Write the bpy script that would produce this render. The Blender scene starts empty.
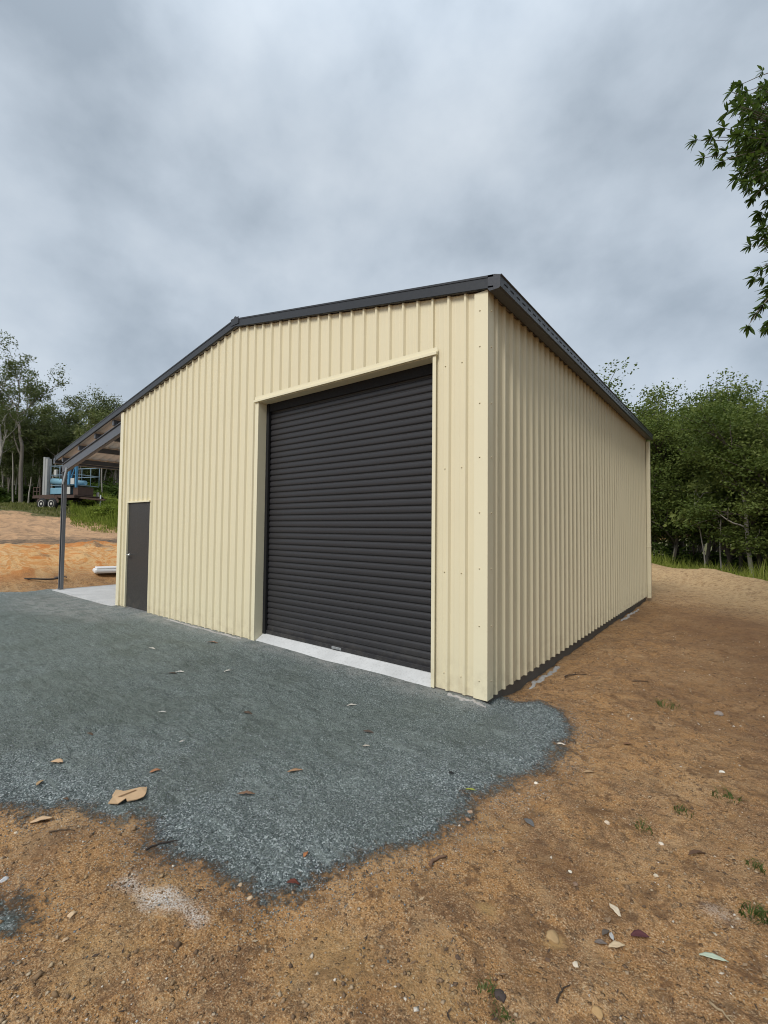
import bpy, bmesh, math, random
import numpy as np
from mathutils import Vector, Matrix
rad = math.radians
sc = bpy.context.scene
col = sc.collection

# ------------------------------------------------------------------ camera
F_PX, YAW, PITCH, ROLL = 458.8, 0.66634, 0.03667, 0.00998
CAM = np.array([1.898, -3.986, 1.586])
cyw, syw, cp, sp = math.cos(YAW), math.sin(YAW), math.cos(PITCH), math.sin(PITCH)
FWD = np.array([-syw*cp, cyw*cp, sp]); _r = np.array([cyw, syw, 0.0]); _u = np.cross(_r, FWD)
RGT = math.cos(ROLL)*_r + math.sin(ROLL)*_u
UPV = -math.sin(ROLL)*_r + math.cos(ROLL)*_u
cd = bpy.data.cameras.new('camera'); cam = bpy.data.objects.new('camera', cd); col.objects.link(cam)
M = Matrix.Identity(4)
for i in range(3):
    M[i][0] = RGT[i]; M[i][1] = UPV[i]; M[i][2] = -FWD[i]; M[i][3] = CAM[i]
cam.matrix_world = M
cd.sensor_fit = 'VERTICAL'; cd.sensor_height = 36.0; cd.lens = 36.0*F_PX/1024.0
cd.clip_start = 0.05; cd.clip_end = 3000
sc.camera = cam

# ------------------------------------------------------------------ light
SUN_EL, SUN_AZ = rad(45), rad(177)      # azimuth clockwise from +Y
sd = Vector((math.sin(SUN_AZ)*math.cos(SUN_EL), math.cos(SUN_AZ)*math.cos(SUN_EL), math.sin(SUN_EL)))
sl = bpy.data.lights.new('sun', 'SUN'); sl.energy = 1.5; sl.angle = rad(20); sl.color = (1, 0.97, 0.92)
so = bpy.data.objects.new('sun', sl); col.objects.link(so)
so.rotation_euler = sd.to_track_quat('Z', 'Y').to_euler(); so.location = (0, -20, 30)

SKY_OFF = (2.4, 5.6, 0.2)
world = bpy.data.worlds.new('World'); sc.world = world; world.use_nodes = True
nt = world.node_tree; nt.nodes.clear()
def WN(t, **k):
    n = nt.nodes.new(t)
    for a, v in k.items(): setattr(n, a, v)
    return n
def wl(a, b): nt.links.new(a, b)
wo = WN('ShaderNodeOutputWorld'); bg = WN('ShaderNodeBackground'); bg.inputs['Strength'].default_value = 0.1
sky = WN('ShaderNodeTexSky', sky_type='NISHITA', sun_disc=False, sun_elevation=SUN_EL, sun_rotation=SUN_AZ)
tc = WN('ShaderNodeTexCoord')
sx = WN('ShaderNodeSeparateXYZ'); wl(tc.outputs['Generated'], sx.inputs[0])
mp = WN('ShaderNodeMapping'); wl(tc.outputs['Generated'], mp.inputs[0])
mp.inputs['Location'].default_value = SKY_OFF; mp.inputs['Scale'].default_value = (1.0, 1.0, 1.35)
n1 = WN('ShaderNodeTexNoise'); wl(mp.outputs[0], n1.inputs['Vector'])
n1.inputs['Scale'].default_value = 3.0; n1.inputs['Detail'].default_value = 10; n1.inputs['Roughness'].default_value = 0.50; n1.inputs['Distortion'].default_value = 0.0
r1 = WN('ShaderNodeValToRGB'); wl(n1.outputs['Fac'], r1.inputs[0])
e = r1.color_ramp.elements
e[0].position = 0.33; e[0].color = (2.2, 2.58, 3.0, 1)
e[1].position = 0.70; e[1].color = (4.1, 4.5, 4.9, 1)
q = e.new(0.5); q.color = (3.15, 3.58, 4.05, 1)
# clouds are thinner near the zenith and round the hidden sun
up = WN('ShaderNodeMapRange', interpolation_type='SMOOTHSTEP'); wl(sx.outputs['Z'], up.inputs[0])
up.inputs[1].default_value = 0.62; up.inputs[2].default_value = 1.0; up.inputs[3].default_value = 1.0; up.inputs[4].default_value = 1.9
mul = WN('ShaderNodeVectorMath', operation='SCALE'); wl(r1.outputs[0], mul.inputs[0]); wl(up.outputs[0], mul.inputs['Scale'])
mixw = WN('ShaderNodeMix', data_type='RGBA'); mixw.inputs[0].default_value = 0.93
wl(sky.outputs[0], mixw.inputs[6]); wl(mul.outputs[0], mixw.inputs[7])
wl(mixw.outputs[2], bg.inputs['Color']); wl(bg.outputs[0], wo.inputs['Surface'])

sc.view_settings.view_transform = 'Standard'; sc.view_settings.look = 'None'
sc.view_settings.exposure = 0.77; sc.view_settings.gamma = 1; sc.view_settings.use_curve_mapping = False
sc.render.engine = 'CYCLES'
sc.cycles.max_bounces = 6; sc.cycles.diffuse_bounces = 3; sc.cycles.transmission_bounces = 3
sc.cycles.use_denoising = True; sc.cycles.denoising_prefilter = 'ACCURATE'; sc.cycles.denoising_input_passes = 'RGB_ALBEDO_NORMAL'
sc.cycles.pixel_filter_type = 'BLACKMAN_HARRIS'; sc.cycles.filter_width = 1.05

# ------------------------------------------------------------------ helpers
rs = np.random.RandomState(7)
def ray(x, y): return FWD + (x-384)/F_PX*RGT - (y-512)/F_PX*UPV
def at(x, y, depth): return CAM + depth*ray(x, y)
def on_plane(x, y, z):
    d = ray(x, y); return CAM + d*((z-CAM[2])/d[2])

def _hash(ix, iy, seed):
    h = (ix.astype(np.int64)*374761393 + iy.astype(np.int64)*668265263 + seed*974634777) & 0xffffffff
    h = ((h ^ (h >> 13))*1274126177) & 0xffffffff
    return ((h ^ (h >> 16)) & 0xffff)/65535.0
def vnoise(x, y, seed=0):
    ix, iy = np.floor(x), np.floor(y); fx, fy = x-ix, y-iy
    fx = fx*fx*(3-2*fx); fy = fy*fy*(3-2*fy)
    a = _hash(ix, iy, seed); b = _hash(ix+1, iy, seed); c = _hash(ix, iy+1, seed); d = _hash(ix+1, iy+1, seed)
    return (a*(1-fx)+b*fx)*(1-fy)+(c*(1-fx)+d*fx)*fy
def fbm(x, y, oct=4, seed=0):
    v = 0; amp = 0.5
    for o in range(oct):
        v = v+amp*vnoise(x*2**o+o*17.3, y*2**o+o*9.1, seed+o); amp *= .5
    return v-0.5+0.5**(oct+1)
def sstep(a, b, x):
    t = np.clip((x-a)/(b-a), 0, 1); return t*t*(3-2*t)

def mesh_np(name, V, Fc, mat, smooth=False, attrs=None, matidx=None):
    """V (n,3); Fc list of arrays (m,k)"""
    me = bpy.data.meshes.new(name)
    V = np.asarray(V, np.float32); me.vertices.add(len(V)); me.vertices.foreach_set('co', V.ravel())
    if not isinstance(Fc, list) or isinstance(Fc[0], tuple): Fc = [np.asarray(Fc)]
    Fc = [np.asarray(f, np.int32) for f in Fc if len(f)]
    loops = np.concatenate([f.ravel() for f in Fc]); cnt = np.concatenate([np.full(len(f), f.shape[1], np.int32) for f in Fc])
    me.loops.add(len(loops)); me.loops.foreach_set('vertex_index', loops)
    me.polygons.add(len(cnt)); me.polygons.foreach_set('loop_start', np.concatenate([[0], np.cumsum(cnt)[:-1]]).astype(np.int32))
    me.polygons.foreach_set('loop_total', cnt)
    if smooth: me.polygons.foreach_set('use_smooth', np.ones(len(cnt), bool))
    for m in (mat if isinstance(mat, list) else [mat]): me.materials.append(m)
    if matidx is not None: me.polygons.foreach_set('material_index', np.asarray(matidx, np.int32))
    if attrs:
        for k, v in attrs.items():
            a = me.attributes.new(k, 'FLOAT', 'POINT'); a.data.foreach_set('value', np.asarray(v, np.float32))
    me.update(calc_edges=True); me.validate()
    return me
def link(name, me, parent=None, loc=(0, 0, 0), rot=(0, 0, 0)):
    o = bpy.data.objects.new(name, me); col.objects.link(o)
    if parent is not None: o.parent = parent
    o.location = loc; o.rotation_euler = rot
    return o
def tag(o, label=None, cat=None, group=None, kind=None):
    if label: o['label'] = label
    if cat: o['category'] = cat
    if group: o['group'] = group
    if kind: o['kind'] = kind
    return o
def thing(name, label, cat, loc=(0, 0, 0), rz=0, group=None):
    o = bpy.data.objects.new(name, None); col.objects.link(o); o.empty_display_size = .2
    o.location = loc; o.rotation_euler = (0, 0, rz)
    return tag(o, label, cat, group)
def copy_tree(o, parent=None):
    c = o.copy(); col.objects.link(c)
    if parent is not None: c.parent = parent
    for ch in o.children: copy_tree(ch, c)
    return c

class MB:
    """collects shapes into one mesh"""
    def __init__(s): s.bm = bmesh.new()
    def box(s, x0, x1, y0, y1, z0, z1, bev=0.0, rot=None, mi=0):
        b2 = bmesh.new(); bmesh.ops.create_cube(b2, size=1)
        for v in b2.verts: v.co = Vector(((x0+x1)/2+v.co.x*(x1-x0), (y0+y1)/2+v.co.y*(y1-y0), (z0+z1)/2+v.co.z*(z1-z0)))
        if bev: bmesh.ops.bevel(b2, geom=b2.edges[:], offset=bev, segments=2, affect='EDGES', profile=.6)
        s.merge(b2, rot, mi); return s
    def merge(s, b2, rot=None, mi=0):
        if rot is not None: bmesh.ops.transform(b2, matrix=rot, verts=b2.verts)
        for f in b2.faces: f.material_index = mi
        tmp = bpy.data.meshes.new('tmp'); b2.to_mesh(tmp); b2.free(); s.bm.from_mesh(tmp); bpy.data.meshes.remove(tmp)
    def bar(s, a, b, w, h=None, bev=0.0, up=(0, 0, 1)):
        """rectangular bar from a to b"""
        a, b = Vector(a), Vector(b); h = h or w; d = b-a; L = d.length; z = d.normalized()
        upv = Vector(up)
        if abs(z.dot(upv)) > .98: upv = Vector((1, 0, 0))
        x = upv.cross(z).normalized(); y = z.cross(x)
        R = Matrix(((x.x, y.x, z.x, a.x), (x.y, y.y, z.y, a.y), (x.z, y.z, z.z, a.z), (0, 0, 0, 1)))
        return s.box(-w/2, w/2, -h/2, h/2, 0, L, bev, R)
    def tube(s, pts, r, n=8, r2=None):
        pts = [Vector(p) for p in pts]; prev = None; m = len(pts); first = None
        for i, p in enumerate(pts):
            d = (pts[min(i+1, m-1)]-pts[max(i-1, 0)]).normalized()
            u = Vector((0, 0, 1)) if abs(d.z) < .95 else Vector((1, 0, 0))
            x = u.cross(d).normalized(); y = d.cross(x)
            rr = r if r2 is None else r+(r2-r)*i/(m-1)
            ring = [s.bm.verts.new(p+rr*(math.cos(2*math.pi*k/n)*x+math.sin(2*math.pi*k/n)*y)) for k in range(n)]
            if prev:
                for k in range(n): 
                    f = s.bm.faces.new((prev[k], prev[(k+1) % n], ring[(k+1) % n], ring[k])); f.smooth = True
            else: first = ring
            prev = ring
        s.bm.faces.new(first[::-1]); s.bm.faces.new(prev)
        return s
    def lathe(s, prof, n=24, axis='Y', c=(0, 0, 0)):
        """prof: list of (r, t) round axis"""
        c = Vector(c); rings = []
        for r, t in prof:
            ring = []
            for k in range(n):
                a = 2*math.pi*k/n
                p = (Vector((r*math.cos(a), t, r*math.sin(a))) if axis == 'Y' else Vector((r*math.cos(a), r*math.sin(a), t)))
                ring.append(s.bm.verts.new(c+p))
            rings.append(ring)
        for a, b in zip(rings, rings[1:]):
            for k in range(n):
                f = s.bm.faces.new((a[k], a[(k+1) % n], b[(k+1) % n], b[k])); f.smooth = True
        s.bm.faces.new(rings[0]); s.bm.faces.new(rings[-1][::-1])
        return s
    def prism(s, poly, y0, y1, axis='Y'):
        """extrude 2d polygon (x,z) along y, or (y,z) along x when axis X"""
        P = (lambda a, b, t: Vector((a, t, b))) if axis == 'Y' else (lambda a, b, t: Vector((t, a, b)))
        A = [s.bm.verts.new(P(a, b, y0)) for a, b in poly]; B = [s.bm.verts.new(P(a, b, y1)) for a, b in poly]
        n = len(poly)
        for i in range(n): s.bm.faces.new((A[i], A[(i+1) % n], B[(i+1) % n], B[i]))
        s.bm.faces.new(A[::-1]); s.bm.faces.new(B)
        return s
    def build(s, name, mat, parent=None, loc=(0, 0, 0), rot=(0, 0, 0)):
        bmesh.ops.recalc_face_normals(s.bm, faces=s.bm.faces[:])
        me = bpy.data.meshes.new(name); s.bm.to_mesh(me); s.bm.free()
        for m in (mat if isinstance(mat, list) else [mat]): me.materials.append(m)
        return link(name, me, parent, loc, rot)

# ------------------------------------------------------------------ materials
class NT:
    def __init__(s, name):
        s.m = bpy.data.materials.new(name); s.m.use_nodes = True; s.t = s.m.node_tree
        s.b = s.t.nodes['Principled BSDF']
    def n(s, t, ins=None, **k):
        nd = s.t.nodes.new(t)
        for a, v in k.items(): setattr(nd, a, v)
        for a, v in (ins or {}).items():
            if isinstance(v, bpy.types.NodeSocket): s.t.links.new(v, nd.inputs[a])
            else: nd.inputs[a].default_value = v
        return nd
    def l(s, a, b): s.t.links.new(a, b)
    def noise(s, vec, scale, detail=4, rough=.5, dist=0):
        return s.n('ShaderNodeTexNoise', {'Vector': vec, 'Scale': scale, 'Detail': detail, 'Roughness': rough, 'Distortion': dist}).outputs['Fac']
    def ramp(s, fac, stops):
        r = s.n('ShaderNodeValToRGB', {0: fac}); el = r.color_ramp.elements
        while len(el) > 1: el.remove(el[-1])
        for i, (p, c) in enumerate(stops):
            c = c if isinstance(c, tuple) else (c, c, c)
            q = el[0] if i == 0 else el.new(p)
            q.position = p; q.color = (*c, 1)
        return r.outputs[0]
    def mix(s, fac, a, b, blend='MIX'):
        m = s.n('ShaderNodeMix', data_type='RGBA', blend_type=blend)
        for i, v in ((0, fac), (6, a), (7, b)):
            if isinstance(v, bpy.types.NodeSocket): s.l(v, m.inputs[i])
            else: m.inputs[i].default_value = v if i == 0 else (*v, 1)
        return m.outputs[2]
    def math(s, op, a, b=0.0, c=None, clamp=False):
        m = s.n('ShaderNodeMath', {0: a, 1: b}, operation=op, use_clamp=clamp)
        if c is not None: m.inputs[2].default_value = c
        return m.outputs[0]
    def mr(s, v, a, b, c=0.0, d=1.0):
        return s.n('ShaderNodeMapRange', {0: v, 1: a, 2: b, 3: c, 4: d}, interpolation_type='SMOOTHSTEP').outputs[0]
    def bump(s, h, strength, dist, normal=None):
        ins = {'Height': h, 'Strength': strength, 'Distance': dist}
        if normal is not None: ins['Normal'] = normal
        return s.n('ShaderNodeBump', ins).outputs[0]
    def pos(s): return s.n('ShaderNodeNewGeometry').outputs['Position']
    def attr(s, name): return s.n('ShaderNodeAttribute', attribute_name=name).outputs['Fac']
    def set(s, **k):
        for a, v in k.items():
            a = {'base': 'Base Color', 'rough': 'Roughness', 'metal': 'Metallic', 'normal': 'Normal', 'spec': 'Specular IOR Level', 'coat': 'Coat Weight'}[a]
            if isinstance(v, bpy.types.NodeSocket): s.l(v, s.b.inputs[a])
            else: s.b.inputs[a].default_value = (*v, 1) if isinstance(v, tuple) else v
        return s.m

def painted(name, c, rough=.45, var=.10, nscale=3.0, metal=0.0, dust=None, spec=.4):
    t = NT(name); p = t.pos()
    big = t.noise(p, nscale, 5, .6)
    fine = t.noise(p, 60, 3, .6)
    lo = tuple(v*(1-var) for v in c); hi = tuple(min(1, v*(1+var)) for v in c)
    cc = t.mix(big, lo, hi)
    if dust:
        z = t.n('ShaderNodeSeparateXYZ', {0: p}).outputs[2]
        d = t.math('MULTIPLY', t.mr(z, 0.45, -0.02), t.mr(t.noise(p, 9, 5, .65), .38, .7))
        cc = t.mix(t.math('MULTIPLY', d, .38), cc, dust)
    rr = t.mr(fine, .3, .7, rough-.06, rough+.08)
    return t.set(base=cc, rough=rr, metal=metal, spec=spec, normal=t.bump(t.noise(t.n('ShaderNodeMapping', {0: p, 'Scale': (1, 1, .45)}).outputs[0], 5, 3, .5), .10, .02))

MAT = {}
MAT['cream'] = painted('cream_steel', (.715, .64, .445), .40, .035, 1.6, dust=(.40, .33, .22))
MAT['cream_trim'] = painted('cream_trim_steel', (.755, .685, .485), .40, .03, 2.0, dust=(.40, .33, .22))
MAT['door'] = painted('charcoal_curtain_steel', (.030, .029, .031), .38, .08, 2.0, dust=(.10, .09, .075))
MAT['pdoor'] = painted('charcoal_door_paint', (.036, .034, .032), .5, .12, 2.0, dust=(.12, .10, .08))
MAT['roofdark'] = painted('dark_grey_roof_steel', (.032, .034, .038), .38, .08, 2.0)
MAT['gutter'] = painted('grey_gutter_steel', (.050, .051, .058), .34, .08, 2.0, spec=.55)
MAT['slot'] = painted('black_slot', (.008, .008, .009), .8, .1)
MAT['postgrey'] = painted('blue_grey_post_steel', (.095, .102, .118), .42, .10, 2.0)
MAT['post'] = painted('mid_grey_post_steel', (.17, .175, .185), .42, .10, 2.0)
MAT['zinc'] = painted('pale_zinc_sheet', (.74, .66, .60), .45, .08, 3.0)
MAT['zincgrey'] = painted('galvanised_steel', (.33, .34, .345), .42, .12, 5.0, metal=.4)
MAT['chrome'] = painted('satin_handle_metal', (.62, .62, .60), .3, .05, 5.0, metal=.8)
MAT['screw'] = painted('cream_screw_head', (.58, .50, .33), .5, .1, 9.0)
MAT['tyre'] = painted('tyre_rubber', (.018, .018, .018), .85, .2, 6.0)
MAT['rim'] = painted('dirty_white_rim', (.55, .52, .46), .5, .15, 8.0)
MAT['rust'] = painted('rusty_brown_steel', (.075, .045, .033), .75, .35, 6.0)
MAT['blue'] = painted('faded_blue_paint', (.17, .33, .42), .5, .18, 4.0)
MAT['blued'] = painted('strong_blue_paint', (.05, .20, .36), .5, .18, 4.0)
MAT['railblue'] = painted('worn_blue_grey_rail', (.20, .28, .33), .5, .2, 5.0)
MAT['greym'] = painted('grey_machine_paint', (.32, .32, .31), .5, .12, 4.0)
MAT['darkm'] = painted('dark_machine_parts', (.03, .028, .027), .6, .3, 8.0)
MAT['palepanel'] = painted('pale_machine_panel', (.50, .50, .47), .55, .15, 5.0)
MAT['pvc'] = painted('white_plastic', (.72, .73, .73), .4, .05, 6.0)

def concrete(name, c, stain=(.25, .24, .22)):
    t = NT(name); p = t.pos()
    a = t.noise(p, 2.2, 6, .62); b = t.noise(p, 38, 4, .6)
    cc = t.mix(t.mr(a, .35, .7), c, tuple(v*.82 for v in c))
    cc = t.mix(t.mr(b, .5, .75, 0, .35), cc, stain)
    return t.set(base=cc, rough=.8, normal=t.bump(b, .25, .01))
MAT['slab'] = concrete('pale_concrete', (.56, .56, .55))
MAT['slabedge'] = concrete('dark_stained_concrete', (.125, .112, .096), (.07, .06, .05))
MAT['mortar'] = concrete('cement_slurry', (.36, .34, .315), (.22, .17, .12))

def wood(name, c):
    t = NT(name); p = t.pos()
    s = t.n('ShaderNodeMapping', {0: p, 'Scale': (1, 1, .25)}).outputs[0]
    a = t.noise(s, 7, 6, .65, .8); f = t.noise(s, 45, 4, .7)
    cc = t.mix(a, tuple(v*.55 for v in c), tuple(v*1.45 for v in c))
    return t.set(base=cc, rough=.9, normal=t.bump(f, .5, .03))
MAT['bark_grey'] = wood('grey_bark', (.17, .145, .12))
MAT['bark_dark'] = wood('dark_bark', (.075, .06, .048))
MAT['bark_pale'] = wood('pale_bark', (.34, .31, .27))

def leafmat(name, c1, c2, c3, trans=.35):
    t = NT(name)
    r = t.attr('rnd'); oi = t.n('ShaderNodeObjectInfo').outputs['Random']
    v = t.math('ADD', t.math('MULTIPLY', r, .6), t.math('MULTIPLY', oi, .4))
    cc = t.ramp(v, [(.05, c1), (.5, c2), (.95, c3)])
    t.set(base=cc, rough=.62, spec=.14)
    tr = t.n('ShaderNodeBsdfTranslucent', {'Color': t.mix(.5, cc, (.12, .18, .02))})
    mx = t.n('ShaderNodeMixShader', {0: trans, 1: t.b.outputs[0], 2: tr.outputs[0]})
    t.l(mx.outputs[0], t.t.nodes['Material Output'].inputs['Surface'])
    return t.m
MAT['leaf_wood'] = leafmat('dense_wood_leaves', (.038, .062, .014), (.115, .150, .036), (.23, .265, .078))
MAT['leaf_gum'] = leafmat('gum_leaves', (.055, .072, .030), (.125, .145, .06), (.23, .24, .10), .34)
MAT['leaf_near'] = leafmat('overhanging_leaves', (.028, .052, .014), (.06, .10, .024), (.13, .19, .04), .35)
MAT['leaf_shrub'] = leafmat('understorey_leaves', (.03, .055, .012), (.065, .105, .022), (.12, .17, .04))
MAT['grass'] = leafmat('long_grass', (.10, .14, .018), (.24, .29, .045), (.42, .41, .12), .4)
MAT['grass_dull'] = leafmat('short_dull_grass', (.08, .095, .03), (.16, .165, .05), (.26, .22, .09), .3)
MAT['weed'] = leafmat('weed_leaves', (.05, .075, .02), (.085, .12, .033), (.15, .15, .06), .3)

# ground --------------------------------------------------------------
def ground_mat():
    t = NT('ground_earth_and_gravel'); p = t.pos()
    sd_, bank, gr, pale, ochre, dark = [t.attr(k) for k in ('gravel', 'bank', 'grassy', 'pale', 'ochre', 'dark')]
    # --- bare earth
    a = t.noise(p, .9, 6, .6, .4); b = t.noise(p, 4.5, 6, .65); c = t.noise(p, 26, 5, .7); f = t.noise(p, 130, 4, .7)
    earth = t.ramp(a, [(.34, (.190, .098, .045)), (.5, (.330, .187, .085)), (.64, (.45, .280, .135))])
    earth = t.mix(t.mr(b, .42, .60, 0, .75), earth, (.40, .215, .080))
    earth = t.mix(t.mr(c, .50, .64, 0, .75), earth, (.125, .078, .044))
    earth = t.mix(t.mr(f, .52, .64, 0, .85), earth, (.56, .43, .27))
    earth = t.mix(t.mr(f, .47, .36, 0, .8), earth, (.065, .042, .026))
    vo = t.n('ShaderNodeTexVoronoi', {'Vector': p, 'Scale': 85.0, 'Randomness': 1.0})
    vr = t.n('ShaderNodeSeparateColor', {0: vo.outputs['Color']})
    grit = t.math('MULTIPLY', t.mr(vo.outputs['Distance'], .34, .24), t.math('GREATER_THAN', vr.outputs[0], .76))
    gcol = t.ramp(vr.outputs[1], [(0, (.13, .08, .05)), (.45, (.30, .20, .115)), (.8, (.42, .33, .22)), (1, (.55, .49, .40))])
    earth = t.mix(t.math('MULTIPLY', grit, .8), earth, gcol)
    vg = t.n('ShaderNodeTexVoronoi', {'Vector': p, 'Scale': 38.0, 'Randomness': 1.0})
    vgc = t.n('ShaderNodeSeparateColor', {0: vg.outputs['Color']})
    lumps = t.math('MULTIPLY', t.mr(vg.outputs['Distance'], .36, .20), t.math('GREATER_THAN', vgc.outputs[0], .84))
    earth = t.mix(t.math('MULTIPLY', lumps, .75), earth, t.ramp(vgc.outputs[1], [(0, (.12, .07, .04)), (.5, (.27, .17, .09)), (.85, (.46, .33, .19)), (1, (.6, .5, .38))]))
    m3 = t.noise(t.n('ShaderNodeMapping', {0: p, 'Scale': (1, 1, 1), 'Rotation': (0, 0, .7)}).outputs[0], 9.5, 7, .74, .6)
    earth = t.mix(t.mr(m3, .52, .64, 0, .75), earth, (.125, .068, .034))
    m4 = t.noise(p, 3.1, 8, .72, .8)
    earth = t.mix(t.mr(m4, .53, .66, 0, .6), earth, (.15, .085, .042))
    earth = t.mix(t.mr(m4, .45, .33, 0, .45), earth, (.45, .30, .155))
    earth = t.mix(t.mr(m3, .44, .32, 0, .5), earth, (.46, .31, .165))
    earth = t.mix(t.math('MULTIPLY', dark, .62), earth, (.130, .070, .037))
    earth = t.mix(t.math('MULTIPLY', ochre, t.mr(b, .30, .6, .35, .9)), earth, (.40, .26, .11))
    earth = t.mix(t.math('MULTIPLY', t.attr('straw'), t.mr(m3, .62, .40, .25, .95)), earth, (.50, .36, .20))
    # --- cut clay bank
    w = t.n('ShaderNodeMapping', {0: p, 'Scale': (.6, .6, 1.1)}).outputs[0]
    k1 = t.noise(w, 1.9, 8, .66, .9); k2 = t.noise(w, 4.2, 8, .74, .5)
    clay = t.ramp(k1, [(.30, (.42, .145, .035)), (.43, (.52, .215, .060)), (.50, (.60, .40, .19)), (.55, (.52, .235, .070)), (.64, (.60, .42, .22)), (.74, (.46, .19, .055))])
    clay = t.mix(t.mr(k2, .54, .68, 0, .7), clay, (.20, .11, .06))
    top = t.mix(t.mr(k2, .45, .6), t.mix(k1, (.40, .235, .125), (.54, .35, .20)), (.30, .195, .115))
    deb = t.mix(t.mr(k2, .40, .62), (.25, .165, .10), (.095, .075, .055))
    bb = t.math('ADD', bank, t.math('MULTIPLY', t.math('SUBTRACT', k1, .5), .35))
    clay = t.mix(t.mr(bb, .25, .34), clay, deb)
    clay = t.mix(t.mr(bb, .44, .62), clay, top)
    earth = t.mix(t.mr(bank, .02, .16), earth, clay)
    # --- grass covered soil
    g1 = t.mix(t.noise(p, 1.7, 5, .65), (.06, .075, .022), (.14, .12, .05))
    gm = t.mr(t.math('ADD', gr, t.math('MULTIPLY', t.math('SUBTRACT', b, .5), .9)), .35, .65)
    earth = t.mix(gm, earth, g1)
    # --- crusher dust gravel
    va = t.n('ShaderNodeTexVoronoi', {'Vector': p, 'Scale': 120.0, 'Randomness': 1.0})
    vb = t.n('ShaderNodeTexVoronoi', {'Vector': p, 'Scale': 230.0, 'Randomness': 1.0})
    ca = t.n('ShaderNodeSeparateColor', {0: va.outputs['Color']}).outputs[0]
    cb = t.n('ShaderNodeSeparateColor', {0: vb.outputs['Color']}).outputs[0]
    gv = t.ramp(cb, [(0, (.045, .058, .056)), (.5, (.140, .170, .160)), (.82, (.25, .285, .272)), (1, (.56, .60, .58))])
    gv2 = t.ramp(ca, [(0, (.050, .064, .067)), (.45, (.145, .176, .176)), (.78, (.27, .31, .315)), (1, (.62, .67, .68))])
    big = t.noise(p, 1.1, 6, .62, .6); mid = t.noise(t.n('ShaderNodeMapping', {0: p, 'Rotation': (0, 0, .5), 'Scale': (.45, 1.5, 1)}).outputs[0], 5.5, 6, .7)
    coarse = t.mr(sd_, .55, .05)         # loose chips gather at the edge
    gravel = t.mix(t.math('MULTIPLY', coarse, .75), t.mix(.5, gv, gv2), gv2)
    gravel = t.mix(t.mr(big, .42, .66, 0, .5), gravel, (.128, .146, .126))
    gravel = t.mix(t.mr(mid, .54, .68, 0, .6), gravel, (.28, .318, .302))
    gravel = t.mix(t.mr(mid, .42, .28, 0, .45), gravel, (.050, .062, .055))
    gravel = t.mix(t.math('MULTIPLY', t.mr(sd_, .25, 1.3), .35), gravel, (.112, .138, .118))
    inner = t.math('SUBTRACT', 1.0, t.math('MULTIPLY', coarse, .85))
    st = t.noise(t.n('ShaderNodeMapping', {0: p, 'Rotation': (0, 0, .55), 'Scale': (2.2, 9, 1)}).outputs[0], 2.0, 7, .74, .4)
    gravel = t.mix(t.math('MULTIPLY', inner, t.mr(st, .54, .70, 0, .45)), gravel, (.052, .062, .054))
    gravel = t.mix(t.mr(st, .45, .30, 0, .40), gravel, (.27, .31, .295))
    m2 = t.noise(p, 11, 7, .75)
    gravel = t.mix(t.math('MULTIPLY', inner, t.mr(m2, .54, .70, 0, .5)), gravel, (.052, .058, .048))
    gravel = t.mix(t.mr(m2, .44, .30, 0, .5), gravel, (.29, .325, .31))
    gravel = t.mix(t.math('MULTIPLY', t.attr('dust'), t.mr(b, .35, .6, .2, .8)), gravel, (.34, .34, .325))
    gravel = t.mix(1.0, gravel, (1.10, 1.09, 1.06), 'MULTIPLY')
    earth = t.mix(1.0, earth, (1.03, 1.0, 0.98), 'MULTIPLY')
    edge = t.math('ADD', sd_, t.math('MULTIPLY', t.math('SUBTRACT', b, .5), .34))
    edge = t.math('ADD', edge, t.math('MULTIPLY', t.math('SUBTRACT', c, .5), .30))
    edge = t.math('ADD', edge, t.math('MULTIPLY', t.math('SUBTRACT', f, .5), .30))
    gm2 = t.mr(edge, -.05, .06)
    # a sprinkle of loose chips beyond the edge
    spr = t.math('MULTIPLY', t.mr(va.outputs['Distance'], .42, .3), t.math('GREATER_THAN', t.math('ADD', ca, t.mr(sd_, -.55, 0, -.5, .28)), .92))
    gm2 = t.math('MAXIMUM', gm2, t.math('MULTIPLY', spr, .85))
    colr = t.mix(gm2, earth, gravel)
    colr = t.mix(t.math('MULTIPLY', pale, t.mr(f, .38, .60)), colr, (.64, .61, .57))
    h_e = t.math('ADD', t.math('ADD', t.math('MULTIPLY', lumps, .45), t.math('MULTIPLY', c, .7)), t.math('ADD', t.math('MULTIPLY', f, .25), t.math('MULTIPLY', grit, .28)))
    h_g = t.math('ADD', t.math('MULTIPLY', t.math('SUBTRACT', 1.0, va.outputs['Distance']), .25), t.math('ADD', t.math('MULTIPLY', t.math('SUBTRACT', 1.0, vb.outputs['Distance']), .18), t.math('ADD', t.math('MULTIPLY', mid, .6), t.math('ADD', t.math('MULTIPLY', c, .7), t.math('ADD', t.math('MULTIPLY', m2, -1.4), t.math('MULTIPLY', st, -1.2))))))
    hh = t.n('ShaderNodeMix', {0: gm2, 2: h_e, 3: h_g}, data_type='FLOAT').outputs[0]
    t.set(base=colr, rough=.92, spec=.2, normal=t.bump(hh, 1.0, .030))
    return t.m
MAT['ground'] = ground_mat()

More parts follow.
